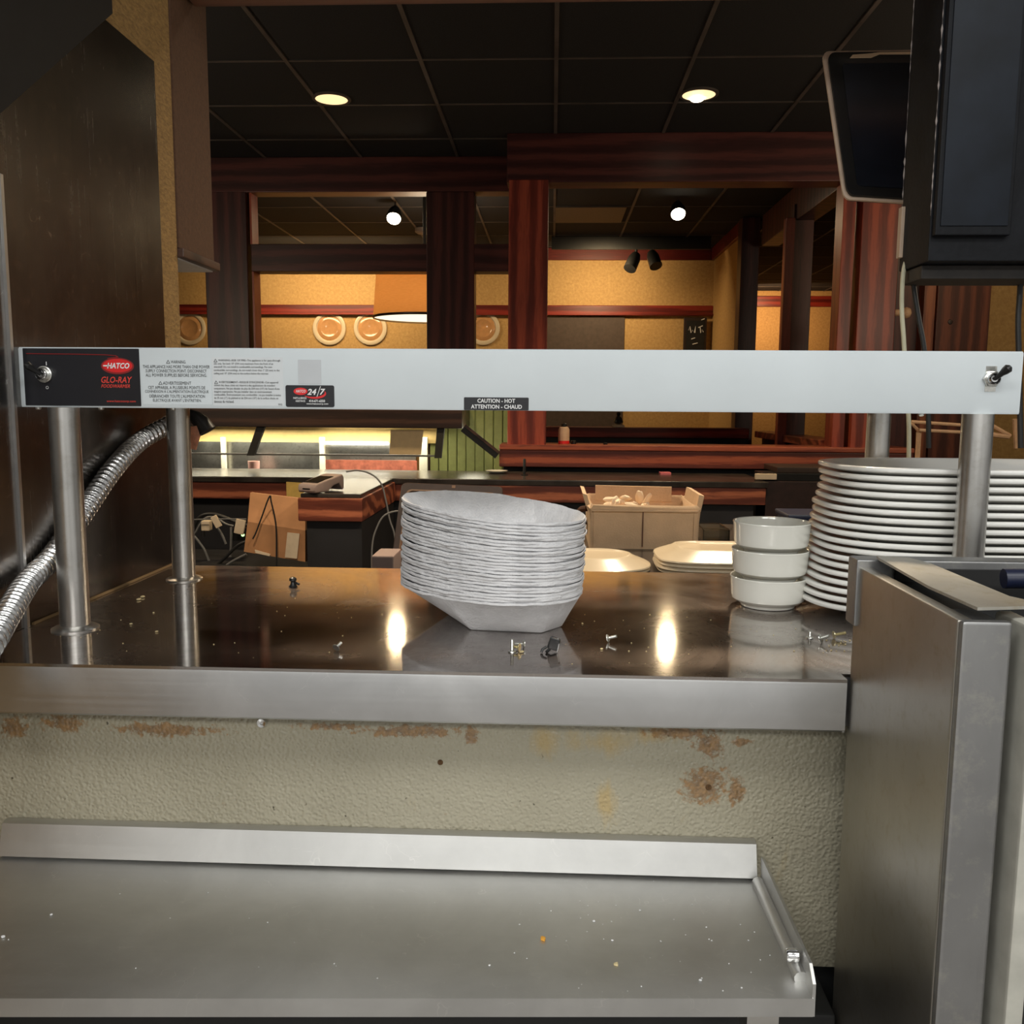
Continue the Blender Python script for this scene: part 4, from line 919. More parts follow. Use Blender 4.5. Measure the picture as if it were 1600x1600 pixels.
# ================================================================== BAR
BT = 1.05
BF = atz(700, 748, BT).y
xl, xb = -4.0, at(1197, 770, BF).x
br = thing('bar_counter', 'long dark-topped bar with red wood front rail behind the pass', 'bar counter', (-0.5, BF, 0))
build('bar_top', MB().box(xl, xb + 0.01, BF - 0.01, BF + 0.55, BT - 0.03, BT, 0.006), 'bartop', br)
rz = at(900, 786, BF).z
build('front_rail', MB().box(xl, xb, BF, BF + 0.05, rz, BT - 0.03, 0.006), 'barwood', br)
build('bar_front', MB().box(xl, xb - 0.05, BF + 0.05, BF + 0.5, 0, BT - 0.03), 'barblack', br)
build('end_section', MB().box(xb + 0.012, 1.85, BF + 0.06, BF + 0.27, 0, BT, 0.004), plain('dark stained bar end', srgb(42, 24, 22), 0.5, 0, .2), br)
# wing
wf = atz(515, 772, BT).y
x0, x1 = at(465, 790, wf).x, at(566, 790, wf).x
wg = thing('bar_wing', 'wood-capped end of the bar wing carrying the card terminal', 'bar counter', ((x0 + x1) / 2, wf, 0))
zb_ = at(515, 815, wf).z
build('wood_cap', MB().box(x0, x1, wf, BF - 0.012, zb_, BT - 0.018, 0.006), 'barwood', wg)
build('wing_top', MB().box(x0 + 0.01, x1 - 0.01, wf + 0.01, BF - 0.013, BT - 0.018, BT, 0.004), 'bartop', wg)
build('base', MB().box(x0 + 0.03, x1 - 0.01, wf + 0.03, BF - 0.012, 0, zb_), 'barblack', wg)
# under bar shelf that carries the carton and cables
UZ = 0.66
tag(build('under_bar_shelf', MB().box(xl, x0 + 0.0, BF - 0.62, BF + 0.04, UZ - 0.02, UZ).box(xl, x0, BF - 0.62, BF - 0.58, 0, UZ - 0.02), 'barblack'), 'black low shelf under the bar at left', 'shelf')
# card terminal
p = atz(512, 766, BT); 
ct = thing('card_terminal', 'grey card payment terminal lying on the bar wing', 'card terminal', (p.x, p.y + 0.02, BT))
Mx = Matrix.Translation((p.x - 0.01, wf + 0.10, BT + 0.0005)) @ Matrix.Rotation(R(-24), 4, 'Z')
sec = []
for (yy, w, z0_, z1_) in ((-0.105, .044, .012, .030), (-0.098, .048, .004, .040), (-0.02, .050, .002, .056), (0.02, .051, .026, .062), (0.06, .051, .034, .070), (0.085, .051, .004, .073), (0.098, .046, .006, .062)):
    sec.append([Mx @ Vector((v.x, yy, v.z)) for v in rrect(-w, w, z0_, z1_, 0, 0.007, 4)])
build('body', MB().loft(sec), 'terminal', ct)
def slab(mb, y0, y1, w, za, zb, t=0.002):
    mb.prism([Mx @ Vector((-w, y0, za)), Mx @ Vector((w, y0, za)), Mx @ Vector((w, y1, zb)), Mx @ Vector((-w, y1, zb))], (0, 0, t))
s_ = MB(); slab(s_, -0.075, 0.035, 0.039, 0.0445, 0.0645); build('screen', s_, 'screen', ct)
s_ = MB().prism([Mx @ Vector((-.02, -0.1005, .018)), Mx @ Vector((.02, -0.1005, .018)), Mx @ Vector((.02, -0.1005, .023)), Mx @ Vector((-.02, -0.1005, .023))], Mx.to_3x3() @ Vector((0, -0.006, 0))); build('card_slot', s_, 'screen', ct)
cord('terminal_cord', [at(541, 737, wf + .15), at(560, 735, wf + .18), at(582, 742, wf + .2), at(596, 757, wf + .2), at(603, 782, wf + .2), at(609, 812, wf + .2), at(617, 840, wf + .2), at(620, 900, wf + .2)], 0.004, 'cordgrey', 'grey cord running from the card terminal down beside the bar wing')
cord('loop_cord', [at(635, 799, 3.6), at(617, 799, 3.6), at(600, 806, 3.6), at(589, 824, 3.6), at(582, 850, 3.6), at(581, 900, 3.6), Vector((at(581, 900, 3.6).x, 3.6, 0.3)), Vector((at(581, 900, 3.6).x, 3.62, 0.004))], 0.0036, 'cordgrey', 'pale cord looping down behind the point-of-sale screen')
x0, x1, z0, z1 = rect(446, 755, 474, 782, BF - 0.03)
tag(build('paper_envelope', MB().prism([Vector((x0, BF - 0.012, z0)), Vector((x1, BF - 0.012, z0)), Vector((x1, BF - 0.012, z1)), Vector((x0, BF - 0.012, z1 + .005))], (0, 0.004, 0)), 'envelope'), 'yellow paper sheet against the bar rail beside the wing', 'paper')
# carton
Yc = wf + 0.16
ca = thing('cardboard_carton', 'flattened brown cardboard carton leaning under the bar', 'carton', at(425, 876, Yc))
c1, c2, c3, c4 = at(391, 770, Yc + .06), at(477, 780, Yc + .06), at(477, 878, Yc), at(381, 862, Yc)
m1, m2 = at(387, 815, Yc - .01), at(477, 829, Yc - .01)
build('flap_panel', MB().prism([c1, c2, m2, m1], (0, 0.03, 0)), 'cardboard', ca)
build('front_panel', MB().prism([m1, m2, c3, c4], (0, 0.05, 0)), 'cardboard', ca)
build('shipping_label', MB().prism([at(449, 832, Yc - .014), at(468, 834, Yc - .014), at(464, 873, Yc - .010), at(445, 871, Yc - .010)], (0, 0.004, 0)), 'paper', ca)
build('paper_strip', MB().prism([at(398, 859, Yc - .012), at(422, 866, Yc - .012), at(421, 869, Yc - .011), at(399, 864, Yc - .011)], (0, 0.006, 0)), 'paper', ca)
cord('thin_cable', [at(395, 842, Yc - .03), at(400, 832, Yc - .03), at(410, 805, Yc - .03), at(421, 776, Yc - .03), at(424, 785, Yc - .03), at(431, 820, Yc - .03), at(432, 870, Yc - .03), at(432, 900, Yc - .03)], 0.0035, 'cordblack', 'thin dark cable draped over the cardboard carton')
# cable tangle
for k, (lab, pts, mat, r) in enumerate((
    ('topmost black cable arching over the dark shelf under the bar', [(300, 830), (312, 808), (330, 803), (350, 808), (375, 818), (395, 822)], 'cordblack', .009),
    ('dark grey cable arching just under the topmost one', [(302, 838), (318, 812), (335, 808), (352, 818), (365, 822)], 'cordgrey', .005),
    ('cable sloping down behind the left rear post base', [(304, 838), (312, 848), (320, 860), (327, 878)], 'cordgrey', .006),
    ('pair of pale cables hanging from the white plugs', [(338, 822), (345, 832), (349, 840), (353, 850)], 'cordgrey', .006),
    ('straight pale cable hanging left of the carton', [(361, 824), (361, 845), (360, 870)], 'cordgrey', .006),
    ('straight grey horizontal cable behind the tangle', [(296, 812), (340, 811), (385, 811)], 'cordgrey', .003),
    ('cable lying low across the bottom of the shelf', [(338, 884), (355, 868), (372, 852), (388, 845)], 'cordblack', .008),
    ('loose cable crossing to the carton bottom', [(350, 886), (365, 876), (385, 866)], 'cordgrey', .006))):
    Yt = BF - 0.30 - 0.02 * k
    cord('cable', [at(a, b_, Yt) for a, b_ in pts], r, mat, lab, 'cable')
pw = at(323, 822, BF - 0.35)
pg = thing('power_adapter', 'white plug-in power adapter hanging among the black cables', 'power adapter', pw)
build('adapter_body', MB().box(pw.x - .022, pw.x + .022, pw.y - .02, pw.y + .02, pw.z - .022, pw.z + .028, .006), 'paper', pg)
build('plug_head', MB().tube([pw + Vector((-.012, -.02, -.02)), pw + Vector((-.012, -.02, -.05))], .009, 10), 'cordblack', pg)
for (px, py, w, h, lab) in ((338, 815, 16, 30, 'white plug tilted beside the power adapter'), (375, 823, 24, 36, 'white cable tag hanging left of the carton')):
    q = at(px, py, BF - 0.40); tag(build('cable_tag', MB().box(q.x - w * .001, q.x + w * .001, q.y - .006, q.y + .006, q.z - h * .001, q.z + h * .001, .003, Matrix.Translation(q) @ Matrix.Rotation(R(-28 if px < 350 else 12), 4, 'Y') @ Matrix.Translation(-q)), 'paper'), lab, 'tag')
q = at(379, 836, BF - 0.33)
rt_ = thing('network_box', 'small black network box with a green light beside the carton', 'network box', q)
build('case', MB().box(q.x - .07, q.x + .01, q.y + .006, q.y + .1, q.z - .03, q.z + .03, .004), 'blackplastic', rt_)
build('indicator', MB().lathe([(0.008, 0), (0.008, .004), (0.004, .006)], (q.x, q.y + .006, q.z), 12, 'Y'), 'led', rt_)
# point-of-sale screen on a server station
SX0, SX1 = -0.62, -0.10
tag(build('server_station', MB().box(SX0, SX1, 2.2, 2.75, 0, 0.93, 0.004), 'barblack'), 'black server station cabinet behind the paper bowls', 'cabinet')
PY = 2.42
ps = thing('sale_screen', 'brown-framed point-of-sale touchscreen tilted back behind the paper bowls', 'touchscreen', (at(700, 880, PY).x, PY, 0.93))
A, B, C_, D_ = at(628, 754, PY + .08), at(786, 760, PY + .08), at(770, 890, PY - .02), at(611, 880, PY - .02)
def pq(u, v, dd): return D_.lerp(C_, u).lerp(A.lerp(B, u), v) + Vector((0, -0.94, 0.35)) * dd
def pring(iu, iv, dd, r=.05):
    pts = []
    for cu, cv, a0 in ((1 - iu - r, 1 - iv - r, 0), (iu + r, 1 - iv - r, 90), (iu + r, iv + r, 180), (1 - iu - r, iv + r, 270)):
        for k in range(5):
            a = R(a0 + 90 * k / 4); pts.append(pq(cu + r * math.cos(a), cv + r * math.sin(a), dd))
    return pts
build('bezel', MB().loft([pring(0, 0, -.04), pring(0, 0, 0), pring(.01, .01, .004), pring(.06, .085, .004)], cap1=False), 'bezel', ps)
build('inner_bezel', MB().loft([pring(.06, .085, .004), pring(.075, .10, .0045), pring(.09, .12, -.002)], cap0=False), 'bezel2', ps)
sc_ = build('screen', MB().loft([pring(.085, .115, -.003), pring(.085, .115, -.0015)]), emissive('dim lit screen', (0.10, 0.085, 0.075), 0.12), ps)
for (u0, u1, v0, v1, colr) in ((.095, .3, .40, .50, (.30, .42, .46)), (.095, .3, .29, .39, (.28, .36, .42)), (.095, .3, .18, .28, (.72, .10, .07))):
    build('screen_tile', MB().prism([pq(u0, v0, .0005), pq(u1, v0, .0005), pq(u1, v1, .0005), pq(u0, v1, .0005)], (0, -0.0005, 0.0002)), emissive('lit tile', colr, 0.8), sc_)
build('camera_mark', MB().prism([pq(.5, .95, .0045), pq(.535, .95, .0045), pq(.535, .985, .0045), pq(.5, .985, .0045)], (0, -.0004, 0)), 'bezel2', ps)
m_ = (C_ + D_) / 2
build('stand', MB().box(m_.x - .05, m_.x + .05, PY + .02, PY + .16, .93, .945, .004).prism([Vector((m_.x - .03, PY + .04, .945)), Vector((m_.x + .03, PY + .04, .945)), Vector((m_.x + .03, PY + .10, 1.05)), Vector((m_.x - .03, PY + .10, 1.05))], (0, .02, 0)), 'blackplastic', ps)
q = at(600, 878, 2.30)
tag(build('receipt_printer', MB().box(q.x - .03, q.x + .03, 2.28, 2.40, .93, q.z + .02, .006), 'terminal'), 'low grey receipt printer left of the touchscreen', 'printer')
# items on the bar
q = atz(818, 746, BT)
tag(build('pen_holder', MB().lathe([(0.02, 0), (.02, .004), (.008, .006), (.008, .085), (.006, .09)], (q.x, q.y + .15, BT + .0005), 14), 'blackplastic'), 'thin black holder standing on the bar behind the bowls', 'holder')
q = atz(774, 742, BT)
tag(build('saucer', MB().lathe([(.035, 0), (.04, .001), (.062, .012), (.064, .015), (.060, .0145), (.036, .005)], (q.x, q.y + .12, BT + .0005), 32), 'ceramic'), 'small white saucer on the bar in front of the green beadboard', 'saucer')
q = atz(1042, 743, BT)
tag(build('note_pad', MB().box(q.x - .03, q.x + .03, q.y + .05, q.y + .12, BT + .0005, BT + .012), plain('pink paper', srgb(220, 120, 130), .8)), 'pink note pad on the bar', 'note pad')
x0, x1, z0, z1 = rect(1190, 733, 1300, 748, BF + .1)
ms = thing('menu_stack', 'stack of black menu folders on the bar end behind the platters', 'menus', ((x0 + x1) / 2, BF + .25, BT - 0.05))
build('lower_folder', MB().box(x0 - .0, x1, BF + .075, BF + .27, BT + .001, BT + .04, .003), 'blackplastic', ms)
build('white_edge', MB().box(x0 - .04, x0 + .07, BF + .06, BF + .085, BT + .008, BT + .038, .003), 'paper', ms)
build('top_folder', MB().box(x0 + .08, x1 + .05, BF + .10, BF + .40, BT + .041, BT + .07, .003), plain('dark brown folder', srgb(60, 48, 42), .4), ms)

# ================================================================== SALAD BAR (left, behind the bar)
SY = 5.17
sb = thing('salad_bar', 'lit salad bar with dark canopy and glass guard behind the bar', 'salad bar', (at(500, 740, SY).x, SY + .2, 0))
x0, x1, z0, z1 = rect(285, 647, 722, 668, SY)
build('canopy', MB().box(x0 - .3, x1, SY, SY + .5, z0, z1 + 0.03, .006), 'canopy', sb)
x0, x1, z0, z1 = rect(285, 668, 690, 691, SY + .45)
build('back_panel', MB().box(x0 - .3, x1 - .02, SY + .45, SY + .48, z0, z1 + .05), 'cream', sb)
x0, x1, z0, z1 = rect(285, 691, 650, 742, SY + .44)
build('food_well', MB().box(x0 - .3, x1, SY + .43, SY + .46, z0 - .1, z1), 'well', sb)
x0b, x1b, z0b, z1b = rect(510, 719, 652, 742, SY + .43)
build('red_panel', MB().box(x0b, x1b, SY + .415, SY + .428, z0b - .05, z1b), 'redpanel', sb)
for pa_, pb_ in ((345, 352), (499, 507), (655, 668)):
    a0, a1, c0, c1 = rect(pa_, 688, pb_, 742, SY + .38); build('upright', MB().box(a0, a1, SY + .38, SY + .41, .95, c1 + .02, .004), 'whitestrip', sb)
a0, a1, c0, c1 = rect(505, 690, 606, 695, SY + .36); build('light_tube', MB().box(a0, a1, SY + .36, SY + .38, c0, c1), 'tube_light', sb)
a0, a1, c0, c1 = rect(290, 669, 682, 710, SY + .05); gp = build('glass_guard', MB().box(a0 - .3, a1, SY + .05, SY + .056, c0, c1), 'glass', sb)
build('guard_edge', MB().box(a0 - .3, a1, SY + .045, SY + .06, c0 - .008, c0 + .003), 'cordgrey', gp)
for (xa, ya, xb_, yb_, w) in ((408, 664, 391, 712, 13), (689, 664, 684, 716, 12)):
    P0, P1 = at(xa, ya, SY + .02), at(xb_, yb_, SY - .02); ww = w * SY / F / 2
    build('bracket', MB().prism([P0 + Vector((-ww, 0, 0)), P0 + Vector((ww, 0, 0)), P1 + Vector((ww * .9, 0, 0)), P1 + Vector((-ww * .9, 0, 0))], (0, .03, 0)), 'blackmatte', sb)
P0, P1 = at(724, 668, SY), at(778, 711, SY)
dv = (P1 - P0).normalized(); nn = Vector((-dv.z, 0, dv.x)) * 0.026
bk2 = build('end_bracket', MB().prism([P0 - nn, P1 - nn, P1 + nn * .6, P0 + nn * .6], (0, .04, 0)), 'blackplastic', sb)
build('bracket_face', MB().prism([P0 + nn * .9, P1 + nn * .9, P1 + nn * .3, P0 + nn * .3], (0, -.004, 0)), 'canopy', bk2)
build('base', MB().box(at(285, 740, SY).x - .3, at(670, 740, SY).x, SY + .38, SY + .52, 0, .98), 'barblack', sb)
a0, a1, c0, c1 = rect(606, 672, 660, 711, SY)
nt2 = tag(build('paper_notice', MB().prism([Vector((a0, SY + .042, c0)), Vector((a1 - .015, SY + .042, c0)), Vector((a1, SY + .042, c1)), Vector((a0 + .01, SY + .042, c1))], (0, .005, 0)), 'note'), 'cream paper notice taped to the salad bar glass', 'notice')
q = at(397, 733, SY + .30)
tag(build('drink_cup', MB().lathe([(.028, -.10), (.034, 0), (.036, .05), (.034, .05), (.030, .0)], q, 16), plain('pale pink cup', srgb(206, 160, 150), .4)), 'pale pink cup standing in the salad bar', 'cup')
# green beadboard
a0, a1, c0, c1 = rect(672, 640, 800, 745, SY + .49)
gbm = MB(); xx = a0
gbm.box(a0, a1 + .1, SY + .505, SY + .53, 0, c1 + .1)
while xx < a1 + .1: gbm.box(xx, xx + .052, SY + .49, SY + .506, 0, c1 + .1, .004); xx += .058
struct('wall_beadboard', gbm, 'green')

# ================================================================== TIMBER PARTITIONS
PL = 5.72                       # left lattice plane
lt = thing('timber_lattice', 'dark timber screen with two rows of openings at left', 'partition', (at(560, 640, PL).x, PL, 0))
def bx(px0, py0, px1, py1, Y, dep=0.14, bev=.006):
    x0, x1, z0, z1 = rect(px0, py0, px1, py1, Y); return MB().box(x0, x1, Y, Y + dep, z0, z1, bev)
x0, x1, z0, z1 = rect(250, 258, 800, 300, PL)
build('header', MB().box(x0 - 1.5, x1, PL, PL + .14, z0, HZ, .006), 'darkwood', lt)
build('rail', bx(392, 381, 668, 424, PL).box(*rect(740, 381, 800, 424, PL)[:2], PL, PL + .14, *rect(740, 381, 800, 424, PL)[2:], .006), 'darkwood', lt)
for (a, b_) in ((325, 391), (667, 741)):
    x0, x1, z0, z1 = rect(a, 300, b_, 800, PL); build('post', MB().box(x0, x1, PL - .004, PL + .146, .0, z1 + .002, .006), 'darkwoodz', lt)
# inner jamb faces, redder wood colour standing in for light on them
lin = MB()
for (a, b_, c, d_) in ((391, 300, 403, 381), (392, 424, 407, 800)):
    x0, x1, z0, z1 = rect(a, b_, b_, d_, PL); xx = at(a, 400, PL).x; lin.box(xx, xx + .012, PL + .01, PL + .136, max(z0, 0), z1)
build('lit_jamb_faces', lin, 'redwoodz', lt)
# red framed window, nearer
PR = 5.25
rf = thing('timber_partition', 'red timber frame with wide sill around the big opening at right', 'partition', (at(1060, 700, PR).x, PR, 0))
x0, x1, z0, z1 = rect(792, 222, 1320, 284, PR)
build('header', MB().box(x0, x1 + 3, PR, PR + .16, z0, HZ, .006), 'darkwood', rf)
x0, x1, z0, z1 = rect(794, 284, 855, 705, PR)
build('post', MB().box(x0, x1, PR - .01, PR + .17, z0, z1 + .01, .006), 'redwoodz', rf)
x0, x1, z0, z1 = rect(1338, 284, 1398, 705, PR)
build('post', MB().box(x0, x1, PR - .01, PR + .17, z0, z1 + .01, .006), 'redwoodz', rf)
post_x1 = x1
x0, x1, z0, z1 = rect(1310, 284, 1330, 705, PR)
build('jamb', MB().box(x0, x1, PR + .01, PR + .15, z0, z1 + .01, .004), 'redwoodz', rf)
x0, x1, z0, z1 = rect(786, 699, 1312, 731, PR)
build('sill', MB().box(x0 - .02, x1 + .4, PR - .05, PR + .02, z0, z1 - .02, .006).box(x0 - .02, x1 + .4, PR - .06, PR + .25, z1 - .02, z1 + .01, .006), 'redwoodx', rf)
build('knee_wall', MB().box(x0, x1 + 1.2, PR + .03, PR + .14, 0, z0 + .02), 'barblack', rf)
# peg on the right post
q = at(1394, 487, PR - .05)
pk = MB().lathe([(.016, 0), (.020, .01), (.018, .025), (.010, .030), (.012, .036), (.028, .050), (.032, .066), (.026, .084), (.008, .093)], (post_x1, PR + .01, q.z), 20, 'X')
tag(build('coat_peg', pk, 'peg', smooth=60), 'pale turned wooden peg on the side of the red post', 'peg')
# partition running away at right
xp = at(1325, 480, PR).x
sp_ = thing('side_partition', 'dark timber partition running back from the red frame at right', 'partition', (xp, 6.2, 0))
build('beam', MB().box(xp - .02, xp + .12, PR + .17, 7.4, at(1225, 345, 6.4).z, HZ - .02, .006), 'darkwoodz', sp_)
x2 = at(1222, 480, 6.35).x
build('post', MB().box(x2, x2 + .06, 6.33, 6.40, .9, 2.7, .004), 'redwoodz', sp_)  # redder strip, the lit face of the dark post put into colour
build('post', MB().box(x2 + .062, x2 + .20, 6.38, 6.50, .0, 2.8, .004), 'darkwoodz', sp_)
build('sill_rail', MB().box(xp - .06, xp + .12, PR + .18, 7.2, at(1225, 690, 6.4).z, at(1225, 690, 6.4).z + .05, .006), 'redwoodx', sp_)
build('lower_panel', MB().box(xp, xp + .08, PR + .18, 7.2, 0, at(1225, 690, 6.4).z), 'darkwoodz', sp_)
x0, x1, z0, z1 = rect(1152, 380, 1178, 700, 7.6)
tag(build('timber_post', MB().box(x0, x1 + .01, 7.58, 7.74, 0, HZ, .006), 'darkwoodz'), 'black timber post at the corner of the far gold wall', 'post')
# wood wall and post at far right below the cabinet
FRY = 5.75
rp = thing('knotty_post', 'brown knotty wood post below the black cabinet at far right', 'post', (at(1500, 640, FRY).x, FRY, 0))
x0, x1, z0, z1 = rect(1463, 300, 1546, 700, FRY)
build('front_board', MB().box(x0, x1, FRY, FRY + .12, 0, HZ, .004), wood('knotty wood', srgb(96, 50, 36), srgb(132, 74, 52), 'Z', .4), rp)
x0b, x1b, _, _ = rect(1444, 300, 1463, 700, FRY)
build('side_board', MB().box(x0b, x1b - .002, FRY + .02, FRY + .12, 0, HZ, .004), 'litsidewood', rp)  # lighter orange puts the warm light on the post's side into colour
q = at(1485, 503, FRY)
build('knot', MB().lathe([(.016, 0), (.014, .002), (.006, .003)], (q.x, FRY, q.z), 16, 'Y'), 'canopy', rp)
struct('wall_right_alcove', MB().box(x1, 7, FRY + .13, FRY + .2, 0, HZ), 'paper_gold')
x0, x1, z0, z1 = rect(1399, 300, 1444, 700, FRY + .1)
struct('wall_right_shadow', MB().box(x0 - .08, x1 + .01, FRY + .1, FRY + .16, 0, HZ), 'darkwoodz')  # dark board standing in for the unlit opening beside the post
# wooden rack with thin rods, right edge behind the post
q0, q1, z0, z1 = rect(1422, 660, 1580, 700, 4.4)
wr = thing('wooden_rack', 'low rack of thin pale wooden rods beyond the platter stack', 'rack', ((q0 + q1) / 2, 4.5, 0))
for (a, b_, c, d_, r) in ((1424, 659, 1500, 664, .008), (1424, 661, 1436, 674, .008), (1436, 672, 1555, 678, .008), (1550, 665, 1578, 681, .01), (1548, 679, 1576, 682, .012), (1586, 655, 1588, 700, .012), (1434, 676, 1433, 720, .008)):
    build('rod', MB().tube([at(a, b_, 4.4), at(c, d_, 4.42)], r, 8), 'peg', wr)
build('rod', MB().tube([at(1436, 674, 4.42), at(1436, 680, 4.42) * 1 + Vector((0, 0, -1.22))], .012, 8), 'peg', wr)

# ================================================================== FAR ROOM FITTINGS
# hung platters on the far wall
hp = None
for k, (px, lab) in enumerate(((297, 'leftmost, half hidden under the brown soffit'), (515, 'in the middle of the left timber opening'), (579, 'partly behind the drum lampshade'), (755, 'nearest the red post'))):
    q = at(px, 513, FW)
    if hp is None:
        hp = thing('wall_plate', '', 'plate', (0, 0, 0))
        build('rim', MB().lathe([(.165, 0), (.168, .006), (.165, .016), (.150, .022), (.132, .018), (.124, .008), (.12, .003)], (0, 0, 0), 48, 'Y'), M['buff'], hp)
        build('centre', MB().lathe([(.126, .004), (.118, .010), (.085, .013), (.08, .010), (.01, .009)], (0, 0, 0), 48, 'Y'), plain('tan glazed centre', srgb(206, 156, 108), .12, 0, .05, coat=.5), hp)
        o = hp
    else: o = copy_tree(hp)
    o.location = (q.x, FW - .004, q.z); tag(o, 'round glazed plate hung on the gold wall, ' + lab, 'plate', 'plates hung on the far wall')
# pendant lamp
LYp = 6.7
q = at(664, 500, LYp); rad = (at(744, 500, LYp).x - at(584, 500, LYp).x) / 2
ztop = at(664, 418, LYp).z; zbot = at(664, 499, LYp).z
pdn = thing('pendant_lamp', 'big amber drum lampshade hanging behind the dark timber post', 'lamp', (q.x, LYp, zbot))
sh = MB(); nseg = 48
for r0, r1 in ((rad, rad * .965),):
    sh.loft([[Vector((q.x + r * math.cos(2 * math.pi * i / nseg), LYp + r * math.sin(2 * math.pi * i / nseg), z)) for i in range(nseg)] for r, z in ((rad, zbot), (rad * .92, ztop), (rad * .915, ztop), (rad * .995, zbot))] , False, False)
build('shade', sh, 'shade', pdn, smooth=60)
build('shade_trim', MB().lathe([(rad * 1.004, 0), (rad * 1.004, .018), (rad * .998, .018), (rad * .998, 0)], (q.x, LYp, zbot), 48, cap0=False, cap1=False), 'canopy', pdn)
build('diffuser', MB().lathe([(rad * .985, .012), (rad * .985, .018)], (q.x, LYp, zbot), 48), 'shadebottom', pdn)
build('stem', MB().lathe([(.012, 0), (.012, HZ - zbot - .03)], (q.x, LYp, zbot + .03), 10), 'cordblack', pdn)
lamp('POINT', 'pendant_bulb', (q.x, LYp, (zbot + ztop) / 2 + .05), 12, (1, .8, .55), 0.08)
# recessed downlights
for (px, py, lab) in ((518, 153, 'left recessed downlight in the black ceiling'), (1092, 146, 'right recessed downlight in the black ceiling')):
    q = atz(px, py, HZ)
    dl = thing('downlight', lab, 'downlight', (q.x, q.y, HZ), 'recessed downlights')
    rr_ = .080
    build('trim_ring', MB().lathe([(rr_ + .016, 0), (rr_ + .016, -.008), (rr_, -.009), (rr_, -.003)], (q.x, q.y, HZ), 40, cap0=False, cap1=False), 'grid', dl)
    build('reflector', MB().lathe([(rr_, -.0075), (rr_ * .6, -.0065), (.01, -.0062)], (q.x, q.y, HZ), 40, cap0=False), 'can', dl)
    if px > 800: build('bulb', MB().lathe([(.028, -.016), (.034, -.010), (.03, -.0066)], (q.x, q.y + .055, HZ), 20), 'bulb', dl)
    lamp('SPOT', 'downlight_beam', (q.x, q.y, HZ - .03), 90, WARM, .07, target=(q.x, q.y, 0), spot=100, blend=.8)
# spot lamps hanging below the second ceiling
for (px, py, Ys, lab) in ((616, 342, 6.9, 'lit spotlight bulb seen through the left timber opening'), (1059, 335, 6.9, 'lit spotlight bulb seen through the red frame')):
    q = at(px, py, Ys)
    sl_ = thing('spot_lamp', lab, 'spotlight', (q.x, Ys, q.z), 'lit spotlights')
    mx_ = Matrix.Rotation(R(-38), 3, 'X')
    build('bulb', MB().lathe([(.052, 0), (.050, -.010), (.030, -.020), (.008, -.024)], (q.x, Ys - .02, q.z), 24, mtx=Matrix.Rotation(R(-40), 3, 'X')), 'bulb', sl_)
    build('housing', MB().lathe([(.056, -.002), (.060, .02), (.045, .08), (.030, .11), (.01, .115)], (q.x, Ys - .02, q.z), 24, cap0=False, mtx=Matrix.Rotation(R(-40), 3, 'X')), 'blackplastic', sl_)
    build('stem', MB().tube([(q.x, Ys + .04, q.z + .08), (q.x, Ys + .04, HZ)], .008, 8), 'grid', sl_)
    lamp('SPOT', 'spot_beam', (q.x, Ys - .06, q.z - .05), 9, WARM, .05, target=(q.x, Ys - 1.6, 1.0), spot=120, blend=.8)
# black track with two heads
q0, q1 = at(862, 388, FW - .6), at(1110, 388, FW - .6)
tk = thing('track_light', 'black ceiling track with two black spotlight heads by the far wall', 'track light', ((q0.x + q1.x) / 2, FW - .6, q0.z))
build('track', MB().box(q0.x, q1.x, FW - .63, FW - .59, q0.z - .012, HZ, .003), 'blackmatte', tk)
for (xa, ya, xb_, yb_) in ((994, 398, 984, 420), (1018, 395, 1025, 416)):
    A_, B_ = at(xa, ya, FW - .62), at(xb_, yb_, FW - .70)
    h_ = build('spot_head', MB().tube([A_, A_.lerp(B_, .3), B_], lambda t: .040 if t < .2 else (.056 if t < .7 else .058), 18), 'blackplastic', tk)
    build('yoke', MB().tube([A_ + Vector((0, 0.02, 0)), Vector((A_.x, A_.y + .02, q0.z))], .014, 8), 'blackplastic', h_)
lamp('AREA', 'wall_washer', (at(960, 400, 8.2).x - .1, 8.2, HZ - .25), 12, WARM, .3, .2, target=(at(960, 400, 8.2).x - .1, FW, 2.0))
lamp('AREA', 'wall_washer', (at(500, 400, 8.2).x, 8.2, HZ - .25), 19, WARM, 1.4, .2, target=(at(500, 400, 8.2).x, FW, 2.1))
lamp('AREA', 'wall_washer', (at(1200, 400, 11.5).x, 11.5, HZ - .2), 16, (1, .62, .32), .6, .2, target=(at(1200, 400, 12.4).x, 12.4, 2.0))
for lx in (-1.0, 0.55): lamp('SPOT', 'bar_fill_spot', (lx, 2.35, HZ - .05), 130, (1, .80, .56), .08, target=(lx, 2.5, 0), spot=130, blend=.8)  # unseen spots added to warm the rear shelf and fill the dining side
for lx, ly in ((-2.6, 3.3), (2.45, 3.1)): lamp('POINT', 'side_fill', (lx, ly, 2.05), 26, (1, .82, .60), .18)  # unseen fill points added out of frame to brighten the timber and bar
lamp('POINT', 'alcove_light', (2.6, 4.4, 2.6), 8, WARM, .1)
lamp('AREA', 'salad_bar_light', (at(480, 668, SY + .3).x, SY + .3, at(480, 669, SY + .3).z - .015), 11, (1, .93, .72), 1.5, .1)
lamp('POINT', 'beadboard_fill', (at(745, 690, SY + .3).x, SY + .12, HC - .22), 1.4, (1, .93, .72), .1)  # bare point lamp added to brighten the green boards
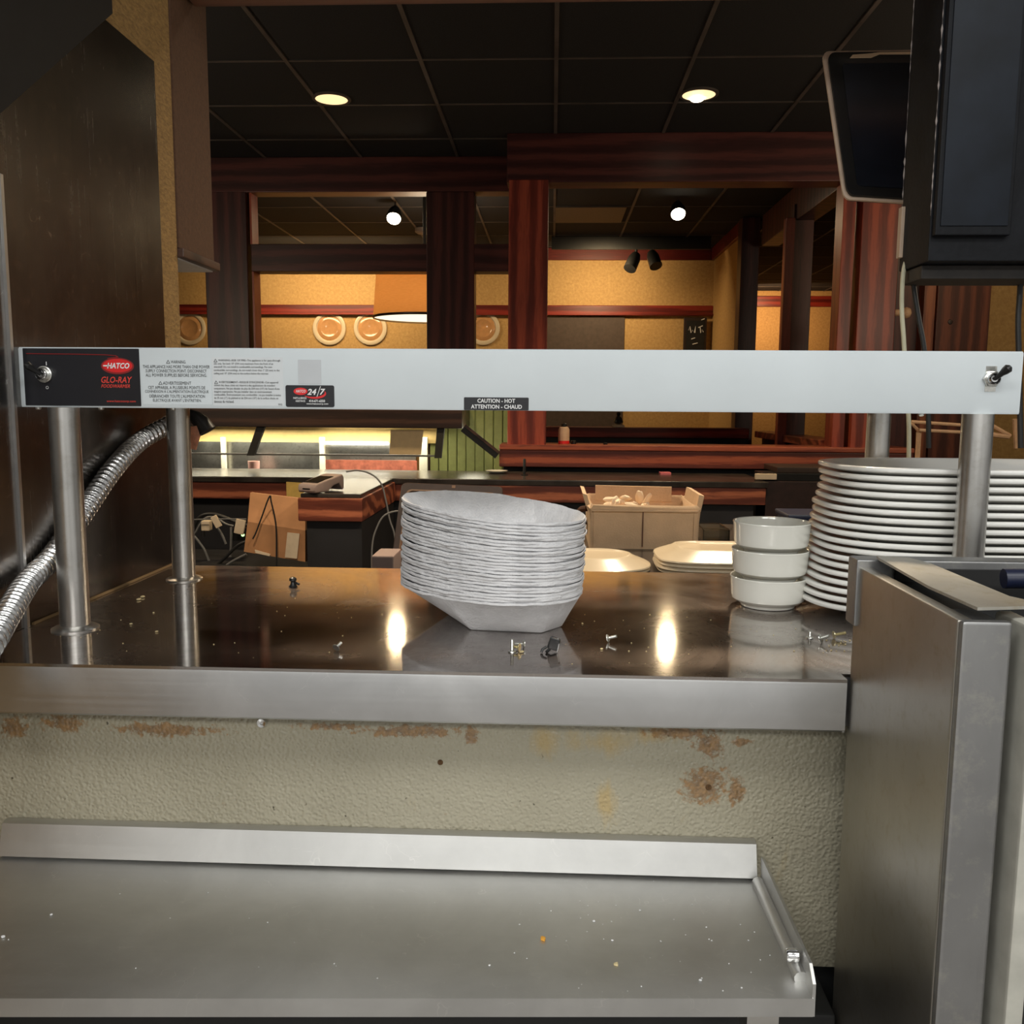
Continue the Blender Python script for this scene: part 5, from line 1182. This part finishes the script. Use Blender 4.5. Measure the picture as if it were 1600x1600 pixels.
# ceiling vent grille and sprinkler cover
q0, q1, z_, z__ = rect(870, 318, 975, 348, 7.0)
ya, yb = atz(920, 322, HZ).y, atz(920, 346, HZ).y
x0, x1 = atz(868, 334, HZ).x, atz(975, 334, HZ).x
tag(build('ceiling_vent', MB().box(x0, x1, ya, yb, HZ - .012, HZ - .005, .002), plain('grey brown vent', srgb(96, 82, 68), .6)), 'brown ceiling vent panel seen through the red frame', 'vent')
q = atz(661, 356, HZ)
tag(build('smoke_detector', MB().lathe([(.07, 0), (.07, -.03), (.05, -.045), (.01, -.046)], (q.x, q.y, HZ - .006), 24), plain('grey detector', srgb(150, 138, 128), .6)), 'round grey smoke detector on the far ceiling', 'smoke detector')
# chalkboard on the far return wall
x0, x1, z0, z1 = rect(1068, 496, 1104, 560, FW - .08)
cbd = thing('chalkboard', 'black menu chalkboard with white script near the wall corner', 'chalkboard', ((x0 + x1) / 2, FW - .08, z0))
build('frame', MB().box(x0, x1, FW - .08, FW - .055, z0, z1, .006), 'bezel', cbd)
build('slate', MB().box(x0 + .025, x1 - .02, FW - .084, FW - .08, z0 + .02, z1 - .03), 'blackmatte', cbd)
ch = MB()
def cs(px, py): return at(px, py, FW - .087)
for pts in ([(1076, 516), (1078, 510), (1080, 520), (1082, 516), (1085, 520), (1087, 510), (1086, 520)], [(1091, 512), (1098, 509)], [(1094, 510), (1095, 520), (1097, 515), (1099, 519)], [(1080, 530), (1086, 528)], [(1082, 538), (1090, 536)], [(1096, 500), (1101, 498)]):
    ch.tube([cs(*p) for p in pts], .005, 6)
build('chalk_script', ch, 'ink_white', cbd)
# bottle and small things on the sill
SLZ = at(1000, 699, PR).z + .01
q = at(881, 690, PR + .08)
bt = thing('lotion_bottle', 'small pale bottle with dark cap on the wood sill beside the red post', 'bottle', (q.x, PR + .08, SLZ))
build('bottle_body', MB().lathe([(.030, 0), (.033, .004), (.033, .085), (.028, .098), (.015, .104)], (q.x, PR + .08, SLZ + .0005), 24), 'lotion', bt)
build('label_band', MB().lathe([(.0335, .004), (.0335, .022)], (q.x, PR + .08, SLZ), 24, cap0=False, cap1=False), 'ink_red', bt)
build('cap', MB().lathe([(.015, .104), (.017, .106), (.017, .120), (.012, .124)], (q.x, PR + .08, SLZ), 18), 'blackplastic', bt)
q = at(896, 692, PR + .1)
tag(build('bottle_cap', MB().lathe([(.016, 0), (.016, .018), (.012, .022)], (q.x, PR + .1, SLZ + .0005), 16), 'blackplastic'), 'small dark cap lying beside the pale bottle', 'cap')
q = at(946, 694, PR + .05)
tag(build('sill_knob', MB().lathe([(.012, 0), (.014, .008), (.006, .014)], (q.x, PR + .05, SLZ + .0005), 14), 'blackplastic'), 'tiny black knob on the wood sill right of the bottle', 'knob')
# booth ledge beyond the sill
GY = 7.2
x0, x1, z0, z1 = rect(850, 668, 1105, 684, GY)
bo = thing('booth_ledge', 'red wood ledge of the booths beyond the sill', 'ledge', ((x0 + x1) / 2, GY, 0))
build('ledge_rail', MB().box(x0, cx, GY, GY + .25, z0, z1, .006), 'trimred', bo)
build('booth_back', MB().box(x0, cx, GY + .02, GY + .2, 0, z0), 'barblack', bo)
q = at(966, 667, GY + .1)
tl = thing('table_lamp', 'small dark table lamp on a pale base on the booth ledge', 'lamp', (q.x, GY + .1, z1))
build('lamp_base', MB().lathe([(.05, 0), (.05, .015), (.02, .022)], (q.x, GY + .1, z1 + .0005), 20), 'paper', tl)
build('lamp_head', MB().lathe([(.012, .022), (.04, .04), (.03, .075), (.012, .09), (.02, .11), (.01, .12)], (q.x, GY + .1, z1), 18), 'blackplastic', tl)
